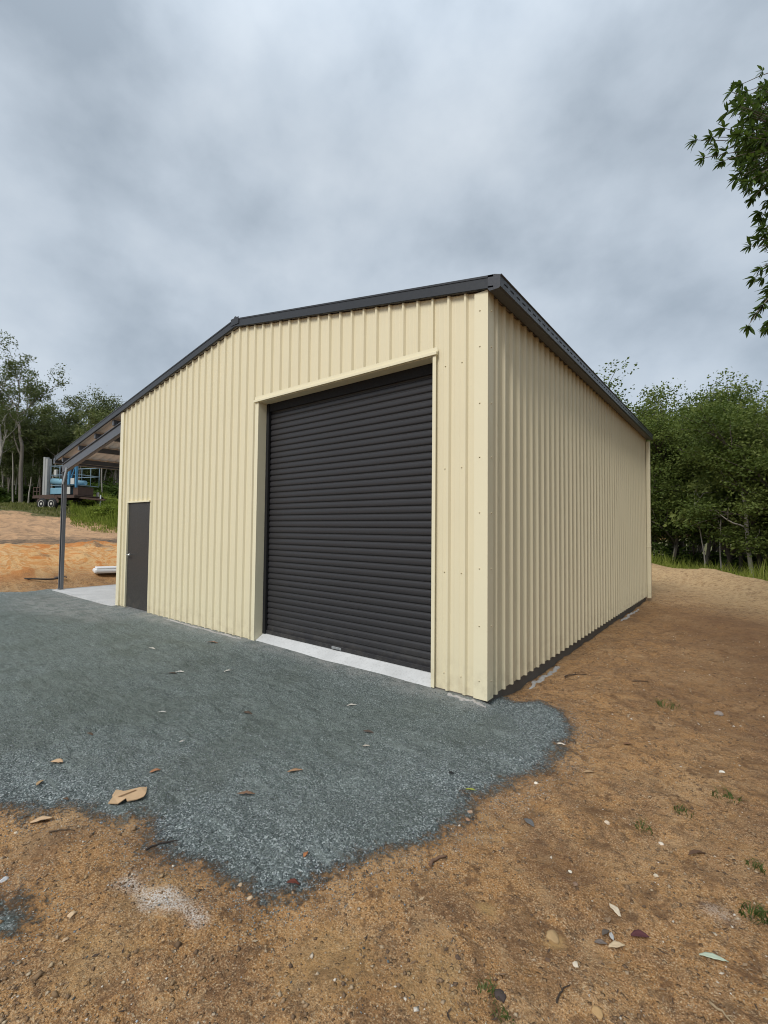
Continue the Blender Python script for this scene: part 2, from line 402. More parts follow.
# ------------------------------------------------------------------ ground sheet
GRAVEL = np.array([on_plane(x, y, -.07)[:2] for x, y in
    [(0, 806), (30, 815), (62, 806), (108, 818), (140, 812), (155, 826), (150, 846), (172, 858), (205, 862), (235, 878), (262, 893), (290, 886), (330, 872), (370, 855),
     (405, 845), (440, 830), (466, 814), (472, 796), (500, 790), (522, 776), (545, 764), (562, 748), (571, 728), (560, 710), (540, 700)]]
    + [(.25, .48), (.12, .35), (-.3, .5), (-8, .5), (-11.5, .3), (-12.0, .3), (-12.3, -.9), (-12.6, -3), (-12.5, -5), (-8, -5.2), (-4, -4.4), (-2.4, -3.6)])
PATCH = np.array([on_plane(x, y, -.08)[:2] for x, y in [(-20, 895), (8, 893), (22, 905), (20, 925), (10, 938), (-20, 945)]])
def sdist(poly, X, Y):
    d = np.full(X.shape, 1e9); ins = np.zeros(X.shape, bool); n = len(poly)
    for i in range(n):
        x1, y1 = poly[i]; x2, y2 = poly[(i+1) % n]; ex, ey = x2-x1, y2-y1
        tt = np.clip(((X-x1)*ex+(Y-y1)*ey)/(ex*ex+ey*ey), 0, 1)
        d = np.minimum(d, (X-x1-tt*ex)**2+(Y-y1-tt*ey)**2)
        if y1 != y2:
            cnd = ((y1 > Y) != (y2 > Y)) & (X < ex*(Y-y1)/ey+x1); ins ^= cnd
    return np.where(ins, 1, -1)*np.sqrt(d)
def seg_d(a, b, X, Y):
    ex, ey = b[0]-a[0], b[1]-a[1]; tt = np.clip(((X-a[0])*ex+(Y-a[1])*ey)/(ex*ex+ey*ey), 0, 1)
    return np.hypot(X-a[0]-tt*ex, Y-a[1]-tt*ey)
EDGE_X = np.array([-60, -30, -8, -1.1, .6, 2.4, 4.5, 9, 16, 30, 60.]); EDGE_Y = np.array([24, 20, 18.3, 17.2, 16.0, 12.9, 9.8, 5.5, -2, -16, -40.])
def bank_t(X, Y): return -(X+12.15)+.5*fbm(X*.4, Y*.4, 3, 21)*2
def height(X, Y):
    X = np.asarray(X, float); Y = np.asarray(Y, float)
    z = np.full(X.shape, -.085)
    g = sdist(GRAVEL, X, Y)
    gs = sstep(-.12, .15, g)
    # worn soil
    rough_near = .06*fbm(X*.55, Y*.55, 4, 1)+.062*fbm(X*2.6, Y*2.6, 4, 2)+.030*fbm(X*9, Y*9, 3, 3)+.010*fbm(X*24, Y*24, 2, 4)
    grav = .026*fbm(X*.8, Y*.8, 3, 5)+(.052*fbm(X*3.2+Y, Y*5.5, 4, 6)+.036*fbm(X*13, Y*13, 4, 7))*(.08+.92*sstep(.10, .75, np.abs(Y)))
    z = z+(1-gs)*rough_near+gs*(grav+.022)
    z = z+gs*.02*sstep(.1, -3.5, X)*1.0
    # cut bank on the left
    t = bank_t(X, Y)
    prof = np.interp(t, [0, .4, 1.0, 2.2, 3.6, 5.8, 9, 16, 22, 34, 60], [0, .06, .28, .72, 1.03, 1.15, 1.42, 2.45, 2.85, 3.15, 3.6])
    lump = sstep(.1, 1.5, t)
    z = z+prof+lump*(.42*fbm(X*.7, Y*.45, 5, 9)+.22*fbm(X*2.1, Y*1.3, 4, 10))
    # pad edge behind and on the right, falling away to the wood
    ye = np.interp(X, EDGE_X, EDGE_Y)+1.1*fbm(X*.35, Y*.05, 3, 12)
    s = (Y-ye)*.8
    side = 1-sstep(-.5, 6, t)
    z = z+side*(-1.15*sstep(.2, 5, s)+.30*np.exp(-(s+.9)**2/1.4)*(.6+1.2*vnoise(X*.7, Y*.7, 13)))
    # under the shed's slab
    inside = np.minimum(np.minimum(-(X+.06), X+11.45), np.minimum(Y-.05, 8.85-Y))
    z = np.where(inside > 0, np.minimum(z, -.05-.15*sstep(0, .15, inside)), z)
    # earth settles lower along the right hand wall
    z = z-.03*np.exp(-np.clip(X, 0, 9)**2/.15)*sstep(.3, 1, Y)*sstep(9.2, 8.6, Y)*(X > -.1)
    z = z+gs*(.045-.020*sstep(-7.9, -8.4, X))*sstep(.45, .03, np.abs(Y))*(Y < .05)*sstep(.12, -.1, X)
    return z
def h1(x, y): return float(height(np.array([x]), np.array([y]))[0])

def axis(lo, hi, s0, grow, mn, mx):
    a = list(np.arange(lo, hi, s0)); s = s0; v = a[-1]
    while v < mx: s *= grow; v += s; a.append(v)
    s = s0; v = a[0]; pre = []
    while v > mn: s *= grow; v -= s; pre.append(v)
    return np.array(pre[::-1]+a)
GX = axis(-2.2, 2.6, .02, 1.02, -420, 420); GY = axis(-3.75, .9, .02, 1.02, -420, 420)
XX, YY = np.meshgrid(GX, GY)
ZZ = height(XX, YY)
nx, ny = len(GX), len(GY)
idx = np.arange(nx*ny).reshape(ny, nx)
gf = np.stack([idx[:-1, :-1], idx[:-1, 1:], idx[1:, 1:], idx[1:, :-1]], -1).reshape(-1, 4)
x, y = XX.ravel(), YY.ravel()
sdv = np.maximum(sdist(GRAVEL, x, y), sdist(PATCH, x, y)-.03)
bt = bank_t(x, y)
ye = np.interp(x, EDGE_X, EDGE_Y)+1.1*fbm(x*.35, y*.05, 3, 12); es = (y-ye)*.8
grassy = np.maximum(sstep(-.1, .7, es)*(1-sstep(-.5, 4, bt)), sstep(13.5, 16.0, bt+2.2*fbm(x*.5, y*.5, 3, 30)))
p1, p2 = on_plane(128, 881, -.08), on_plane(200, 921, -.08)
pale = .95*sstep(.080, -.01, seg_d(p1, p2, x, y)+.15*fbm(x*6, y*6, 4, 31))
pq = on_plane(716, 912, -.08); pale = np.maximum(pale, .45*sstep(.09, -.02, np.hypot(x-pq[0], y-pq[1])+.12*fbm(x*9, y*9, 3, 32)))
oc = np.zeros_like(x)
for (ux, uy, rr) in [(488, 908, .06), (495, 918, .04), (553, 937, .05), (150, 900, .25), (95, 960, .22), (430, 985, .2), (330, 960, .25)]:
    q = on_plane(ux, uy, -.08); oc = np.maximum(oc, sstep(rr, rr*.2, np.hypot(x-q[0], y-q[1])+.16*fbm(x*14, y*14, 4, 33)*min(1, rr*9))*(1 if rr < .1 else .4))
straw = sstep(-6.5, -1.8, es+.9*fbm(x*.8, y*.8, 3, 80))*sstep(1.2, .2, es)*(x > -9)*sstep(4, 9, y)
q = on_plane(700, 720, -.1)
darkv = sstep(.15, 2.3, (x-.75)*.9+.5*(y+.5)*.4+1.1*fbm(x*.8, y*.8, 4, 35))*sstep(9.5, 6.5, y)
for (ux, uy, rr) in [(350, 860, .12), (560, 870, .3), (60, 840, .25)]:
    q = on_plane(ux, uy, -.08); darkv = np.maximum(darkv, .8*sstep(rr, 0, np.hypot(x-q[0], (y-q[1]))+.2*fbm(x*4, y*4, 3, 36)))
dust = sstep(.30, .02, np.abs(y+.02)+.25*fbm(x*1.5, y*1.5, 3, 40))*sstep(.1, -.1, x)*sstep(-11.6, -11, x)
dust = np.maximum(dust, sstep(1.6, .3, np.hypot((x+9.2)/2.2, (y+.55)/.75)+.9*fbm(x*1.3, y*1.3, 3, 41))*.8)
V = np.stack([x, y, ZZ.ravel()], 1)
gme = mesh_np('ground', V, gf, MAT['ground'], True, dict(gravel=np.clip(sdv, -3, 3), bank=np.clip(bt/12, -1, 2), grassy=grassy, pale=pale, ochre=oc, straw=straw, dark=np.clip(darkv, 0, 1), dust=np.clip(dust, 0, 1)))
tag(link('ground', gme), 'bare brown earth with an apron of blue grey gravel', kind='structure')

# ------------------------------------------------------------------ shed
W, L, H, SL = 8.04, 8.90, 3.884, 0.179
PK = 4.085
AX = 11.55                       # outer line of the lean-to posts
AE = 11.90                       # end of its roof
def T(x):                        # top of the wall / underside of the roof
    return H+SL*(-x if -x < PK else 2*PK+x)
shed = thing('steel_shed', 'cream ribbed steel shed with charcoal roller door, dark roof and side awning', 'shed', (-.03, .03, 0))
P_RIB, RIB_H = .19, .029
def rib_profile(u0, u1, first):
    """list of (u, out) along a wall from u0 to u1"""
    pts = [(u0, 0.0)]; c = first
    while c < u1-.03:
        for du, o in ((-.026, 0), (-.011, RIB_H), (.011, RIB_H), (.026, 0)):
            if u0 < c+du < u1: pts.append((c+du, o))
        for du in (.065, .125):                # shallow stiffening flutes in the pan
            if u0+.01 < c+du < u1-.02 and True:
                pts += [(c+du-.006, 0), (c+du, .0025), (c+du+.006, 0)]
        c += P_RIB
    pts.append((u1, 0.0)); return sorted(pts)
def wall_mesh(prof, spans, place):
    """prof (u,out); spans(u)-> list of (z0,z1); place(u,out,z)->xyz"""
    V, Fq = [], []
    for (u0, o0), (u1, o1) in zip(prof, prof[1:]):
        if u1-u0 < 1e-6: continue
        um = (u0+u1)/2
        for (z0, z1) in spans(um):
            ta = z1(u0) if callable(z1) else z1; tb = z1(u1) if callable(z1) else z1
            b = len(V); V += [place(u0, o0, z0), place(u1, o1, z0), place(u1, o1, tb), place(u0, o0, ta)]; Fq.append((b, b+1, b+2, b+3))
    return V, Fq
# roller door opening and personnel door opening (u = -x)
RD0, RD1, RDT = .58, 3.50, 3.375
PD0, PD1, PDT = 6.74, 7.66, 2.06
prof = rib_profile(.02, W-.02, .215)
for e_ in (RD0, RD1, PD0, PD1):
    prof = [p_ for p_ in prof if abs(p_[0]-e_) > .004]
prof = sorted(prof+[(e_, 0.0) for e_ in (RD0, RD1, PD0, PD1)])
# a rib cut by an opening would leave a sliver: flatten points right beside the opening
def fspans(u):
    top = lambda v: T(-v)-.002
    if RD0 < u < RD1: return [(RDT, top)]
    if PD0 < u < PD1: return [(PDT, top)]
    return [(0.0, top)]
Vw, Fw = wall_mesh(prof, fspans, lambda u, o, z: (-u, -o, z))
fw = link('wall', mesh_np('front_wall', Vw, np.array(Fw)[:, ::-1], MAT['cream']), shed)
fw['label'] = 'front gable wall of cream ribbed sheeting'
sprof = rib_profile(.02, L-.02, .20)
Vw, Fw = wall_mesh(sprof, lambda u: [(0.0, H-.004)], lambda u, o, z: (o, u, z))
sw = link('wall', mesh_np('side_wall', Vw, np.array(Fw), MAT['cream']), shed)
sw['label'] = 'long right side wall of cream ribbed sheeting'
Vw, Fw = wall_mesh(sprof, lambda u: [(0.0, T(-W)-.12)], lambda u, o, z: (-W-o, u, z))
lw = link('wall', mesh_np('awning_side_wall', Vw, np.array(Fw)[:, ::-1], MAT['cream']), shed)
Vw, Fw = wall_mesh(rib_profile(.02, W-.02, .2), lambda u: [(0.0, lambda v: T(-v)-.002)], lambda u, o, z: (-u, L+o, z))
bw = link('wall', mesh_np('rear_wall', Vw, np.array(Fw), MAT['cream']), shed)

# corner flashings
def corner(cx_, cy_, sx_, sy_, ztop, wf=.110, ws=.095):
    m = MB(); o = RIB_H+.004; t_ = .003
    xa, xb = cx_+sx_*o, cx_-sx_*wf
    m.box(min(xa, xb), max(xa, xb), *sorted((cy_+sy_*o, cy_+sy_*(o-t_))), .0, ztop, .0008)
    ya, yb = cy_+sy_*(o-t_), cy_-sy_*ws
    m.box(*sorted((cx_+sx_*o, cx_+sx_*(o-t_))), min(ya, yb), max(ya, yb), .0, ztop, .0008)
    # turned-in lips that close against the sheeting
    m.box(*sorted((xb, xb+sx_*t_)), *sorted((cy_+sy_*(o-t_), cy_+sy_*.002)), .0, ztop)
    m.box(*sorted((cx_+sx_*(o-t_), cx_+sx_*.002)), *sorted((yb, yb+sy_*t_)), .0, ztop)
    return m.build('corner_flashing', MAT['cream_trim'], shed)
corner(0, 0, 1, -1, H-.003); corner(0, L, 1, 1, H-.003); corner(-W, 0, -1, -1, T(-W)-.003, .10, .10); corner(-W, L, -1, 1, T(-W)-.13)

# screws
def hexes(name, pts, parent):
    """pts: (pos, axis) heads with washer"""
    V, F6, F4 = [], [], []
    for (p_, ax) in pts:
        p_ = np.array(p_, float); n_ = np.array(ax, float)
        a_ = np.array([0, 0, 1.]); b_ = np.cross(a_, n_)
        for (r_, d0, d1) in ((.0085, 0, .0015), (.0052, .0015, .0065)):
            b0 = len(V)
            for d_ in (d0, d1):
                for k in range(6): V.append(p_+n_*d_+r_*(math.cos(k*math.pi/3)*a_+math.sin(k*math.pi/3)*b_))
            F6.append([b0+6+k for k in range(6)])
            for k in range(6): F4.append([b0+k, b0+(k+1) % 6, b0+6+(k+1) % 6, b0+6+k])
    return link(name, mesh_np(name, np.array(V), [np.array(F6), np.array(F4)], MAT['screw']), parent)
pts = []
for zr in (.16, 1.16, 2.20, 3.25):
    c = .215+.045
    while c < W-.1:
        if not (RD0-.02 < c < RD1+.02 and zr < RDT+.03) and not (PD0-.06 < c < PD1+.06 and zr < PDT+.05): pts.append(((-c, -.0005, zr), (0, -1, 0)))
        c += P_RIB
hexes('screw_row', pts, fw)['kind'] = 'stuff'
pts = []
for zr in (.16, 1.16, 2.20, 3.25):
    c = .20+.045
    while c < L-.1: pts.append(((.0005, c, zr), (1, 0, 0))); c += P_RIB
hexes('screw_row', pts, sw)['kind'] = 'stuff'
cf = [o for o in shed.children if o.name.startswith('corner_flashing')][0]
pts = []
for zr in (.17, .68, 1.22, 1.75, 2.28, 2.80, 3.35, 3.7):
    pts.append(((-.05, -RIB_H-.0045, zr), (0, -1, 0))); pts.append(((RIB_H+.0045, .045, zr), (1, 0, 0)))
hexes('screw_row', pts, cf)['kind'] = 'stuff'

# roller door
YD = .15
pitch = .082; zs = []
z = .11
while z < RDT+.25:
    zs += [(z, .013), (z+.003, .015), (z+.011, .015), (z+.014, .013), (z+.021, .003), (z+.028, .0005), (z+.050, .0), (z+.068, .002), (z+.075, .004)]
    z += pitch
V, Fq = [], []
for i, (zz, o) in enumerate(zs): V += [(-RD1-.03, YD+o, zz), (-RD0+.03, YD+o, zz)]
for i in range(len(zs)-1): Fq.append((2*i, 2*i+1, 2*i+3, 2*i+2))
rd = link('roller_door', mesh_np('roller_curtain', V, Fq, MAT['door'], True), shed)
m = MB(); m.box(-RD1+.03, -RD0-.03, YD-.022, YD+.03, .088, .135, .004); m.build('bottom_rail', MAT['door'], rd)
m = MB(); m.box(-2.13, -1.97, YD-.034, YD-.0225, .095, .125, .003); m.bar((-2.09, YD-.04, .11), (-2.01, YD-.04, .11), .012); m.build('lift_handle', MAT['zincgrey'], rd)
for xs in (-RD1, -RD0):
    s_ = 1 if xs == -RD1 else -1
    m = MB(); xa = xs+s_*.003; m.box(*sorted((xa, xa+s_*.055)), YD-.045, YD-.005, .085, RDT+.2, .004); m.build('guide_track', MAT['slot'], rd)
# reveal: jamb linings, head, proud trims
m = MB(); m.box(-RD1-.075, -RD1+.0, -.033, -.029, .0, RDT+.02, .001); m.box(-RD1-.004, -RD1, -.0285, YD+.05, .0, RDT); m.build('door_jamb', MAT['cream_trim'], shed)
m = MB(); m.box(-RD0+.0, -RD0+.040, -.040, -.030, .0, RDT+.0, .002); m.box(-RD0, -RD0+.004, -.0295, YD+.05, .0, RDT); m.build('door_jamb', MAT['cream_trim'], shed)
m = MB(); m.box(-RD1-.085, -RD0+.055, -.058, -.030, RDT+.002, RDT+.034, .003); m.box(-RD1-.085, -RD0+.055, -.034, -.0305, RDT+.034, RDT+.085, .001)
m.box(-RD1, -RD0, -.0295, YD-.03, RDT-.004, RDT+.0); m.build('head_flashing', MAT['cream_trim'], shed)
m = MB(); m.box(-RD1+.006, -RD0-.006, YD-.035, YD-.006, RDT-.12, RDT-.0045, .006); m.build('head_shade_strip', MAT['slot'], rd)  # black strip stands in for the shade under the door head
# dark space above the curtain (drum cover)
m = MB(); m.box(-RD1-.04, -RD0+.04, YD+.10, YD+.5, RDT-.05, RDT+.2, .02); m.build('drum_cover', MAT['slot'], rd)

# personnel door
m = MB(); m.box(-PD1+.014, -PD0-.014, -.006, .04, .02, PDT-.016, .003)
pd_ = m.build('personnel_door', MAT['pdoor'], shed)
m = MB()
hx, hz = -PD1+.10, 1.03
m.box(hx-.026, hx+.026, -.014, -.0065, hz-.026, hz+.026, .006)
m.tube([(hx, -.014, hz), (hx, -.06, hz)], .010, 10)
m.tube([(hx-.012, -.06, hz), (hx+.14, -.062, hz+.002)], .013, 10)
m.build('handle', MAT['chrome'], pd_)
m = MB()
m.box(-PD1-.018, -PD1+.012, -.034, .06, .0, PDT-.0145, .001)
m.box(-PD0-.012, -PD0+.006, -.012, .06, .0, PDT-.0145, .001)
m.box(-PD1-.022, -PD0+.008, -.036, .06, PDT-.014, PDT+.012, .001)
m.build('door_frame', MAT['cream_trim'], shed)
m = MB(); m.box(-PD1+.03, -PD0-.03, .002, .06, .001, .018, .002); m.build('door_sill', MAT['zincgrey'], shed)

# barge capping along the gable
BH = .128
def barge(xa, xb, name='barge_capping'):
    """xa > xb; one straight run, front face, lower lip and top flange"""
    m = MB()
    def run(y0, y1, d0, d1):
        A = [(xa, T(xa)), (xb, T(xb))]
        b2 = bmesh.new(); vs = []
        for (xx, zz) in A:
            for (yy, dd) in ((y0, d0), (y1, d0), (y1, d1), (y0, d1)): vs.append(b2.verts.new((xx, yy, zz+dd)))
        for k in range(4): b2.faces.new((vs[k], vs[(k+1) % 4], vs[4+(k+1) % 4], vs[4+k]))
        b2.faces.new(vs[3::-1]); b2.faces.new(vs[4:]); m.merge(b2)
    run(-.058, -.052, .0, BH); run(-.0515, .12, BH-.006, BH); run(-.0515, -.034, .0, .004)
    run(-.064, -.0585, .004, .020); run(-.064, -.0585, BH-.022, BH-.002)
    return m.build(name, MAT['roofdark'], shed)
barge(.10, -PK); barge(-PK-.001, -AE)
m = MB(); m.box(-PK-.10, -PK+.10, -.068, -.0645, T(-PK)+BH-.10, T(-PK)+BH+.004, .001); m.build('barge_joint', MAT['roofdark'], shed)
# roof sheets: dark above, pale underside
def roof(xa, xb, z_off=.018):
    prof_ = []; yv = .0
    y_ = -.03; k = 0
    ys = []
    while y_ < L+.06:
        ys += [(y_, 0), (y_+.05, 0), (y_+.065, .029), (y_+.087, .029), (y_+.102, 0)]; y_ += .19
    V, Fq, mi = [], [], []
    for lay, (dz, m_) in enumerate(((.0, 1), (.004, 0))):
        b = len(V)
        for (yy, o) in ys: V += [(xa, yy, T(xa)+z_off+o+dz), (xb, yy, T(xb)+z_off+o+dz)]
        for i in range(len(ys)-1): Fq.append((b+2*i, b+2*i+1, b+2*i+3, b+2*i+2)); mi.append(m_)
    return link('roof', mesh_np('roof_sheet', V, Fq, [MAT['roofdark'], MAT['zinc']], matidx=mi), shed)
roof(.06, -PK+.0); roof(-PK-.002, -AE+.08)
m = MB(); m.tube([(-PK, -.06, T(-PK)+BH+.004), (-PK, L+.06, T(-PK)+BH+.004)], .03, 8)
for s_ in (1, -1): m.box(-PK+min(0, s_*.2), -PK+max(0, s_*.2), .13, L+.06, T(-PK)+.052, T(-PK)+.056, 0, Matrix.Translation((-PK, 0, T(-PK)+.054)) @ Matrix.Rotation(s_*.177, 4, 'Y') @ Matrix.Translation((PK, 0, -T(-PK)-.054)))
m.build('ridge_capping', MAT['roofdark'], shed)
# gutters
def gutter(x0, sgn, zt, y0, y1, slots):
    """slotted quad gutter; x0 = wall side, sgn = outward"""
    P = [(0, 0), (0, -.10), (.016, -.126), (.112, -.126), (.126, -.112), (.126, -.012), (.136, -.002), (.136, .004), (.120, .004), (.120, -.108), (.106, -.119), (.02, -.119), (.006, -.096), (.006, 0)]
    m = MB(); m.prism([(x0+sgn*a, zt+b) for a, b in P], y0, y1)
    cap = [(0, 0), (0, -.10), (.016, -.126), (.112, -.126), (.126, -.112), (.126, -.0), (.07, .02), (.0, .03)]
    m.prism([(x0+sgn*a, zt+b) for a, b in cap], y0-.006, y0-.0005)
    g = m.build('gutter', MAT['gutter'], shed)
    if slots:
        V, Fq = [], []
        m = MB(); yy = y0+.09
        while yy < y1-.1:
            m.box(*sorted((x0+sgn*.1265, x0+sgn*.1285)), yy, yy+.075, zt-.064, zt-.052); yy += .15
        s_ = m.build('overflow_slots', MAT['slot'], g); s_['kind'] = 'stuff'
    return g
gutter(.045, 1, H+.088, -.058, L+.06, True)
gutter(-AE+.07, -1, T(-AE)+.075, -.058, L+.06, False)
m = MB(); m.box(.02, .043, -.03, L+.03, H-.004, H+.052); m.build('eave_fascia', MAT['roofdark'], shed)
# downpipe at the far corner
m = MB(); m.box(.040, .125, L-.12, L-.03, -.03, H-.085, .012); m.box(.034, .131, L-.127, L-.023, 1.2, 1.225, .002); m.box(.034, .131, L-.127, L-.023, 2.6, 2.625, .002)
m.build('downpipe', MAT['cream_trim'], shed)
# awning frame
def cee(m, a, b, d, w, open_dir):
    """C section between points a,b; d depth (vertical), w flange, web at open_dir*w/2 in y"""
    a, b = Vector(a), Vector(b)
    m.bar(a+Vector((0, -open_dir*w/2, 0)), b+Vector((0, -open_dir*w/2, 0)), .006, d)
    dn = (b-a).normalized(); n = Vector((0, 1, 0)).cross(dn).normalized()
    for s_ in (1, -1):
        m.bar(a+n*s_*(d/2-.003), b+n*s_*(d/2-.003), w, .006, up=(0, 1, 0) if False else tuple(n))
for yy in (.07, L/2, L-.07):
    m = MB()
    xa, xb = -W-.035, -AX-.05
    tz = lambda x_: T(x_)-.125-.12
    m.bar((xa, yy, tz(xa)), (xb, yy, tz(xb)), .065, .235, .004)
    m.bar((xa, yy-.045, tz(xa)-.105), (xb, yy-.045, tz(xb)-.105), .022, .016); m.bar((xa, yy-.045, tz(xa)+.105), (xb, yy-.045, tz(xb)+.105), .022, .016)
    rf_ = m.build('rafter', MAT['postgrey'], shed)
    m = MB(); zt = T(-AX)-.125
    m.box(-AX-.078, -AX-.070, yy-.035, yy+.035, .006, zt); m.box(-AX-.070, -AX+.070, yy+.029, yy+.035, .006, zt); m.box(-AX+.070, -AX+.078, yy-.035, yy+.035, .006, zt)
    m.box(-AX-.0695, -AX-.05, yy-.035, yy-.030, .006, zt); m.box(-AX+.05, -AX+.0695, yy-.035, yy-.030, .006, zt)
    pst = m.build('awning_post', MAT['post'], shed)
    m = MB(); m.box(-AX-.11, -AX+.11, yy-.07, yy+.07, .0015, .0055); m.build('base_plate', MAT['zincgrey'], pst)
    m = MB(); m.bar((-AX+.05, yy-.048, zt-.52), (-AX+.28, yy-.048, tz(-AX+.28)-.06), .02, .085); m.build('knee_brace', MAT['zincgrey'], pst)
for xp in (-8.5, -9.45, -10.4, -11.45):
    m = MB(); m.box(xp-.035, xp+.035, -.02, L+.02, T(xp)-.118, T(xp)-.004, .003); m.build('purlin', MAT['postgrey'], shed)

# slab
m = MB()
m.box(-W, -.03, .012, L-.02, -.35, -.003, .0)
sl_ = m.build('concrete_slab', MAT['slab'], None, (-.03, .03, 0)); tag(sl_, 'pale concrete floor slab under the shed and its awning', kind='structure')
m = MB(); m.prism([(-.034, -.30), (-.034, -.012), (YD-.03, .080), (YD+.25, .084), (YD+.25, -.30)], -RD1+.0045, -RD0-.0045, 'X'); m.build('door_threshold', MAT['slab'], sl_)
m = MB(); m.box(-AX-.06, -W-.0005, -.10, L, -.35, -.004, .0); m.build('awning_slab', MAT['slab'], sl_)
m = MB(); m.box(-.0295, -.006, .006, L-.02, -.35, .0, 0); m.box(-RD0, -.006, -.008, .0055, -.35, -.001); m.box(-W, -RD1, -.008, .0055, -.35, -.002); m.build('slab_edge', MAT['slabedge'], sl_)
# cement slurry left along the foot of the slab edge
def slurry(name, path, wd, seed, label):
    n = 90; K = 9; V, Fq = [], []; path = np.array(path, float); tt = np.linspace(0, len(path)-1, n)
    px_, py_ = np.interp(tt, np.arange(len(path)), path[:, 0]), np.interp(tt, np.arange(len(path)), path[:, 1])
    for i in range(n):
        i0, i1 = max(i-1, 0), min(i+1, n-1); a = np.array([px_[i1]-px_[i0], py_[i1]-py_[i0]]); a = a/np.linalg.norm(a); nn = np.array([-a[1], a[0]])
        env = math.sin(math.pi*(i+.5)/n)**.4
        f1 = float(fbm(np.array([i*.11]), np.array([seed*3.3]), 4, seed)[0]); f2 = float(fbm(np.array([i*.11+40]), np.array([seed*5.1]), 4, seed)[0])
        for k in range(K):
            s_ = (k/(K-1)-.5)*2; w_ = wd*env*max(.05, .7+2.2*(f1 if s_ < 0 else f2)); q_ = np.array([px_[i], py_[i]])+nn*s_*w_
            jz = float(vnoise(np.array([q_[0]*40]), np.array([q_[1]*40]), seed)[0])
            V.append((q_[0], q_[1], h1(*q_)-.016+.030*(1-abs(s_)**3)*(.5+.8*jz)))
    for i in range(n-1):
        for k in range(K-1): Fq.append((i*K+k, i*K+k+1, (i+1)*K+k+1, (i+1)*K+k))
    o = link(name, mesh_np(name, V, Fq, MAT['mortar'], True)); return tag(o, label, 'cement spill', 'cement spills along the slab edge')
slurry('cement_spill', [(.035+.02*math.sin(i*1.7), .95+.07*i) for i in range(16)], .055, 3, 'pale cement spill along the slab edge close to the near corner')
slurry('cement_spill', [(.03+.015*math.sin(i*2.1), 5.6+.1*i) for i in range(20)], .05, 4, 'long pale cement spill along the slab edge towards the downpipe')
slurry('cement_spill', [(.02-.06*i+.02*math.sin(i*3), -.06-.012*math.sin(i*2)) for i in range(8)], .045, 5, 'pale cement spill under the front corner on the gravel')
slurry('cement_spill', [(-3.75-.17*i, -.05-.012*math.sin(i*2)) for i in range(14)], .04, 6, 'thin white cement strip along the front wall left of the roller door')
# ------------------------------------------------------------------ trees
def frames(d):
    u = np.where(np.abs(d[:, 2:3]) < .9, np.array([[0, 0, 1.]]), np.array([[1., 0, 0]]))
    x_ = np.cross(u, d); x_ /= np.linalg.norm(x_, axis=1, keepdims=True)
    return x_, np.cross(d, x_)
class Tree:
    def __init__(s, seed): s.r = np.random.RandomState(seed); s.V = []; s.F = []; s.nv = 0; s.tips = []
    def limb(s, pts, r0, r1, n=6):
        pts = np.array(pts); d = np.gradient(pts, axis=0); d /= np.linalg.norm(d, axis=1, keepdims=True)
        x_, y_ = frames(d); m = len(pts); rr = np.linspace(r0, r1, m)
        a = np.arange(n)*2*math.pi/n
        V = pts[:, None]+rr[:, None, None]*(np.cos(a)[None, :, None]*x_[:, None]+np.sin(a)[None, :, None]*y_[:, None])
        i = np.arange(m*n).reshape(m, n); j = np.roll(i, -1, 1)
        s.V.append(V.reshape(-1, 3)); s.F.append(np.stack([i[:-1], j[:-1], j[1:], i[1:]], -1).reshape(-1, 4)+s.nv); s.nv += m*n
    def path(s, p, d, ln, n, wob, lift):
        pts = [np.array(p, float)]; d = np.array(d, float)
        for k in range(n):
            d = d+s.r.randn(3)*wob+np.array([0, 0, lift]); d /= np.linalg.norm(d)
            pts.append(pts[-1]+d*ln/n)
        return np.array(pts), d
    def grow(s, p, d, ln, r, lev, maxlev, wob=.16, lift=.06, nch=4, spread=.75, shrink=.62):
        pts, d2 = s.path(p, d, ln, 5 if lev < maxlev else 3, wob, lift)
        s.limb(pts, r, r*.5, 7 if lev < 2 else 4)
        if lev >= maxlev:
            s.tips.append(pts[-1]); s.tips.append(pts[-2]); return
        k = nch if np.isscalar(nch) else nch[lev]
        for i in range(k):
            f = .45+.55*(i+s.r.rand()*.6)/k; f = min(f, 1)
            q = pts[0]*0; t_ = f*(len(pts)-1); a = int(min(t_, len(pts)-2)); q = pts[a]+(pts[a+1]-pts[a])*(t_-a)
            ax = pts[a+1]-pts[a]; ax /= np.linalg.norm(ax)
            th = s.r.rand()*6.283; x_, y_ = frames(ax[None]); side = math.cos(th)*x_[0]+math.sin(th)*y_[0]
            nd = ax*math.cos(spread*(.7+.5*s.r.rand()))+side*math.sin(spread*(.7+.5*s.r.rand()))
            s.grow(q, nd, ln*shrink*(.75+.5*s.r.rand()), r*.55*(1-.25*f), lev+1, maxlev, wob, lift, nch, spread, shrink)
        s.tips.append(pts[-1])
